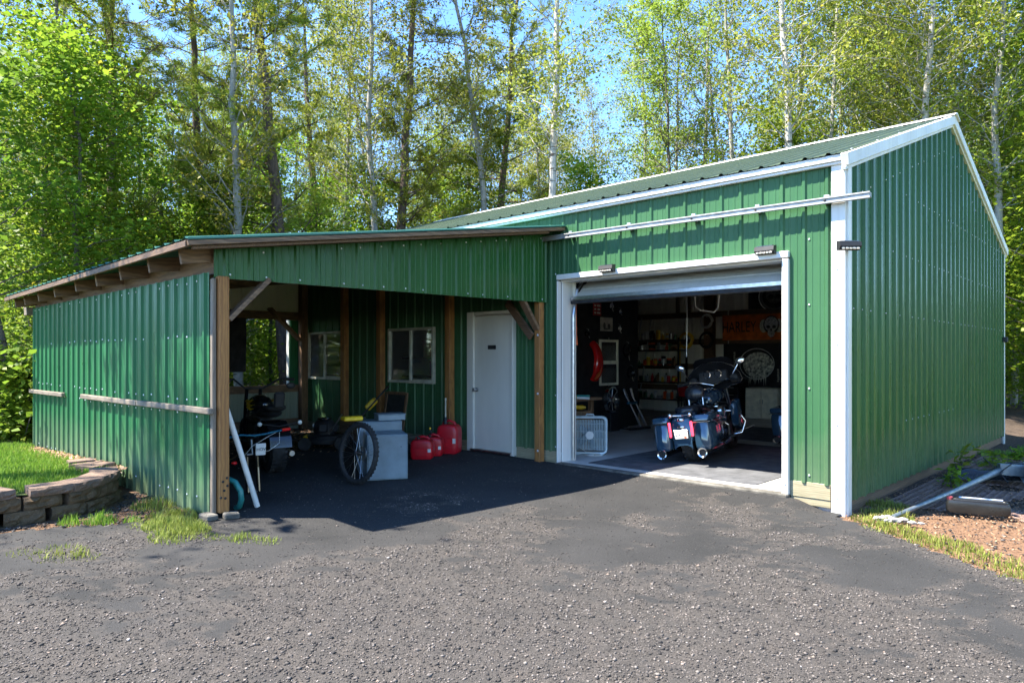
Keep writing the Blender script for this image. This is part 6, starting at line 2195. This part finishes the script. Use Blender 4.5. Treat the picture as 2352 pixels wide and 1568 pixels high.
MOON = M('mottled disc print', (.70, .70, .60), .9, 0, .4, 14, dark=(.015, .015, .015))
flat_ell(tp, 'disc_rim', GREYI, .06, .03, .435, .375, -.006, 34)
flat_ell(tp, 'disc_ground', INK, .06, .03, .415, .355, -.0075, 34)
flat_ell(tp, 'printed_disc', MOON, .10, .00, .37, .31, -.009, 34)
rdr = random.Random(9)
for k in range(11):
    xx = -.16 + .044 * k
    MB().prism([(xx - .014, -.009, -.28), (xx + .014, -.009, -.28), (xx + rdr.uniform(-.03, .03), -.009, -.40 - rdr.uniform(0, .12))], (0, -.001, 0)).build('drip', PALE, tp)
for xx, z0, nn in ((-.50, .30, 9), (.58, -.10, 7)):
    for k in range(nn):
        one_box('printed_mark', PALE, tp, (xx + rdr.uniform(-.004, .004), -.006, z0 - .045 * k), (.045, .002, .022), 0)
ts = empty('skull_tapestry', (-4.55, RY - .125, 2.74), 0, 'black cloth with a ringed grey skull, above the orange banner', 'tapestry')
one_box('cloth', CLOTH, ts, (.0, 0, .0), (1.0, .006, .58), .003)
for r_, mt, y_ in ((.40, GREYI, -.005), (.37, INK, -.0065), (.355, M('dim print', (.14, .14, .14), .9), -.008), (.30, INK, -.0095)):
    flat_ell(ts, 'printed_ring', mt, .15, .10, r_, r_ * .92, y_, 34)
flat_ell(ts, 'printed_skull', M('dim skull print', (.13, .13, .125), .9, 0, .4, 16), .15, .13, .22, .20, -.011)
for s in (-1, 1):
    flat_ell(ts, 'printed_eye', INK, .15 + s * .09, .10, .06, .05, -.0125)
wc = empty('white_cord', (-2.55, 2.2, 2.7), 0, 'white extension cord hanging in a loop below the raised door', 'cord')
MB().tube([(-.34, 0, 0), (-.30, 0, -.25), (-.29, 0, -.52), (-.20, 0, -.58), (.02, 0, -.62), (.08, 0, -.55), (.11, 0, -.28), (.22, 0, 0)], .009, 8).build('strand', WHITEP, wc, 60)
ch_ = empty('pull_chain', (-3.55, 3.2, 2.7), 0, 'thin pull chain hanging from the ceiling of the garage', 'chain')
MB().tube([(0, 0, 0), (0.01, 0, -.6), (0, 0, -1.25)], .005, 6).build('links', STEEL, ch_)
MB().ell((0, 0, -1.27), (.012, .012, .02), None, 8, 6).build('knob', STEEL, ch_)
# cabinet, chair-like dark things and a cream locker by the back
ck = empty('cream_cabinet', (-4.40, 8.35, 0), 0, 'cream low cabinet below the speckled wall cloth', 'cabinet')
one_box('body', M('cream enamel', (.70, .66, .52), .45, 0, .1, 5), ck, (0, 0, .36), (.78, .55, .70), .01)
for s in (-1, 1):
    one_box('door', SASH, ck, (s * .19, -.285, .36), (.36, .02, .64), .004)
    one_box('handle', STEEL, ck, (s * .03, -.30, .40), (.012, .02, .10), .003)
dr = empty('black_tool_chest', (-5.35, 8.3, 0), 0, 'black tool chest left of the cream cabinet', 'tool chest')
one_box('body', BLACKG, dr, (0, 0, .48), (.85, .5, .92), .012)
for k in range(5):
    one_box('drawer', BLACKM, dr, (0, -.26, .14 + .17 * k), (.80, .02, .15), .004)
    one_box('handle', STEEL, dr, (0, -.275, .19 + .17 * k), (.6, .012, .014), .002)
# red bucket and long tubes by the rack
bu = empty('red_bucket', (-6.3, 7.9, .45), 0, 'red bucket standing on a low black stool by the rack', 'bucket')
MB().lathe([(.10, 0), (.135, .24), (.142, .25), (.13, .245), (.09, .01)], (0, 0, 0), (0, 0, 1), 20, True).build('pail', REDP, bu, 40)
MB().tube([(-.135, 0, .24), (-.09, -.05, .32), (.09, -.05, .32), (.135, 0, .24)], .004, 6).build('handle', STEEL, bu)
so = empty('stool', (-6.3, 7.9, 0), 0, 'low black stool carrying the red bucket', 'stool')
MB().lathe([(.001, .43), (.17, .43), (.17, .447), (.001, .449)], (0, 0, 0), (0, 0, 1), 20).build('seat', BLACKM, so)
for k in range(4):
    a = PI / 4 + k * PI / 2
    MB().tube([(.10 * math.cos(a), .10 * math.sin(a), .43), (.15 * math.cos(a), .15 * math.sin(a), 0)], .012, 6).build('leg', BLACKM, so)
for i, (x, z1, lb) in enumerate(((-8.05, 2.45, 'long steel rod leaning on the back wall left of the rack, the left one'), (-7.75, 2.42, 'long steel rod leaning on the back wall left of the rack, the right one'))):
    e = empty('steel_rod', (x, 8.1, 0), 0, lb, 'rod')
    MB().tube([(0, 0, 0), (.05, .60, z1)], .016, 8).build('rod', STEEL, e, 60)
    MB().tube([(.0, 0, 0), (.008, .1, .4)], .022, 8).build('grip', RUBBER, e, 60)
# things seen through the carport windows
for i, (x, y, z, sx, sz, mt, lb) in enumerate(((-6.62, .30, 1.55, .42, .26, REDP, 'red tin box on the shelf behind the right carport window'), (-6.52, .32, 1.22, .30, .22, M('pink card', (.45, .16, .20), .6), 'pinkish box behind the right carport window'), (-9.25, .30, 1.45, .30, .28, YELL, 'yellow notice behind the left carport window'), (-9.2, .28, 1.14, .5, .12, WHITEP, 'white box on the sill shelf behind the left carport window'))):
    e = empty('stored_box', (x, y, z - sz / 2), 0, lb, 'box')
    one_box('carton', mt, e, (0, 0, sz / 2), (sx, .2, sz), .006)
    one_box('lid', mt, e, (0, 0, sz + .01), (sx + .01, .21, .02), .003)
for x, z, lb in ((-6.7, 1.09, 'shelf behind the right carport window, under the pinkish box'), (-6.7, 1.40, 'shelf behind the right carport window, under the red tin box'), (-9.2, 1.06, 'shelf behind the left carport window')):
    e = empty('wall_shelf', (x, .30, z), 0, lb, 'shelf')
    one_box('board', BEAMX, e, (0, 0, 0), (1.2, .35, .03), .003)
    for s in (-1, 1): one_box('bracket', STEEL, e, (s * .5, .05, -.05), (.02, .25, .07), .002)
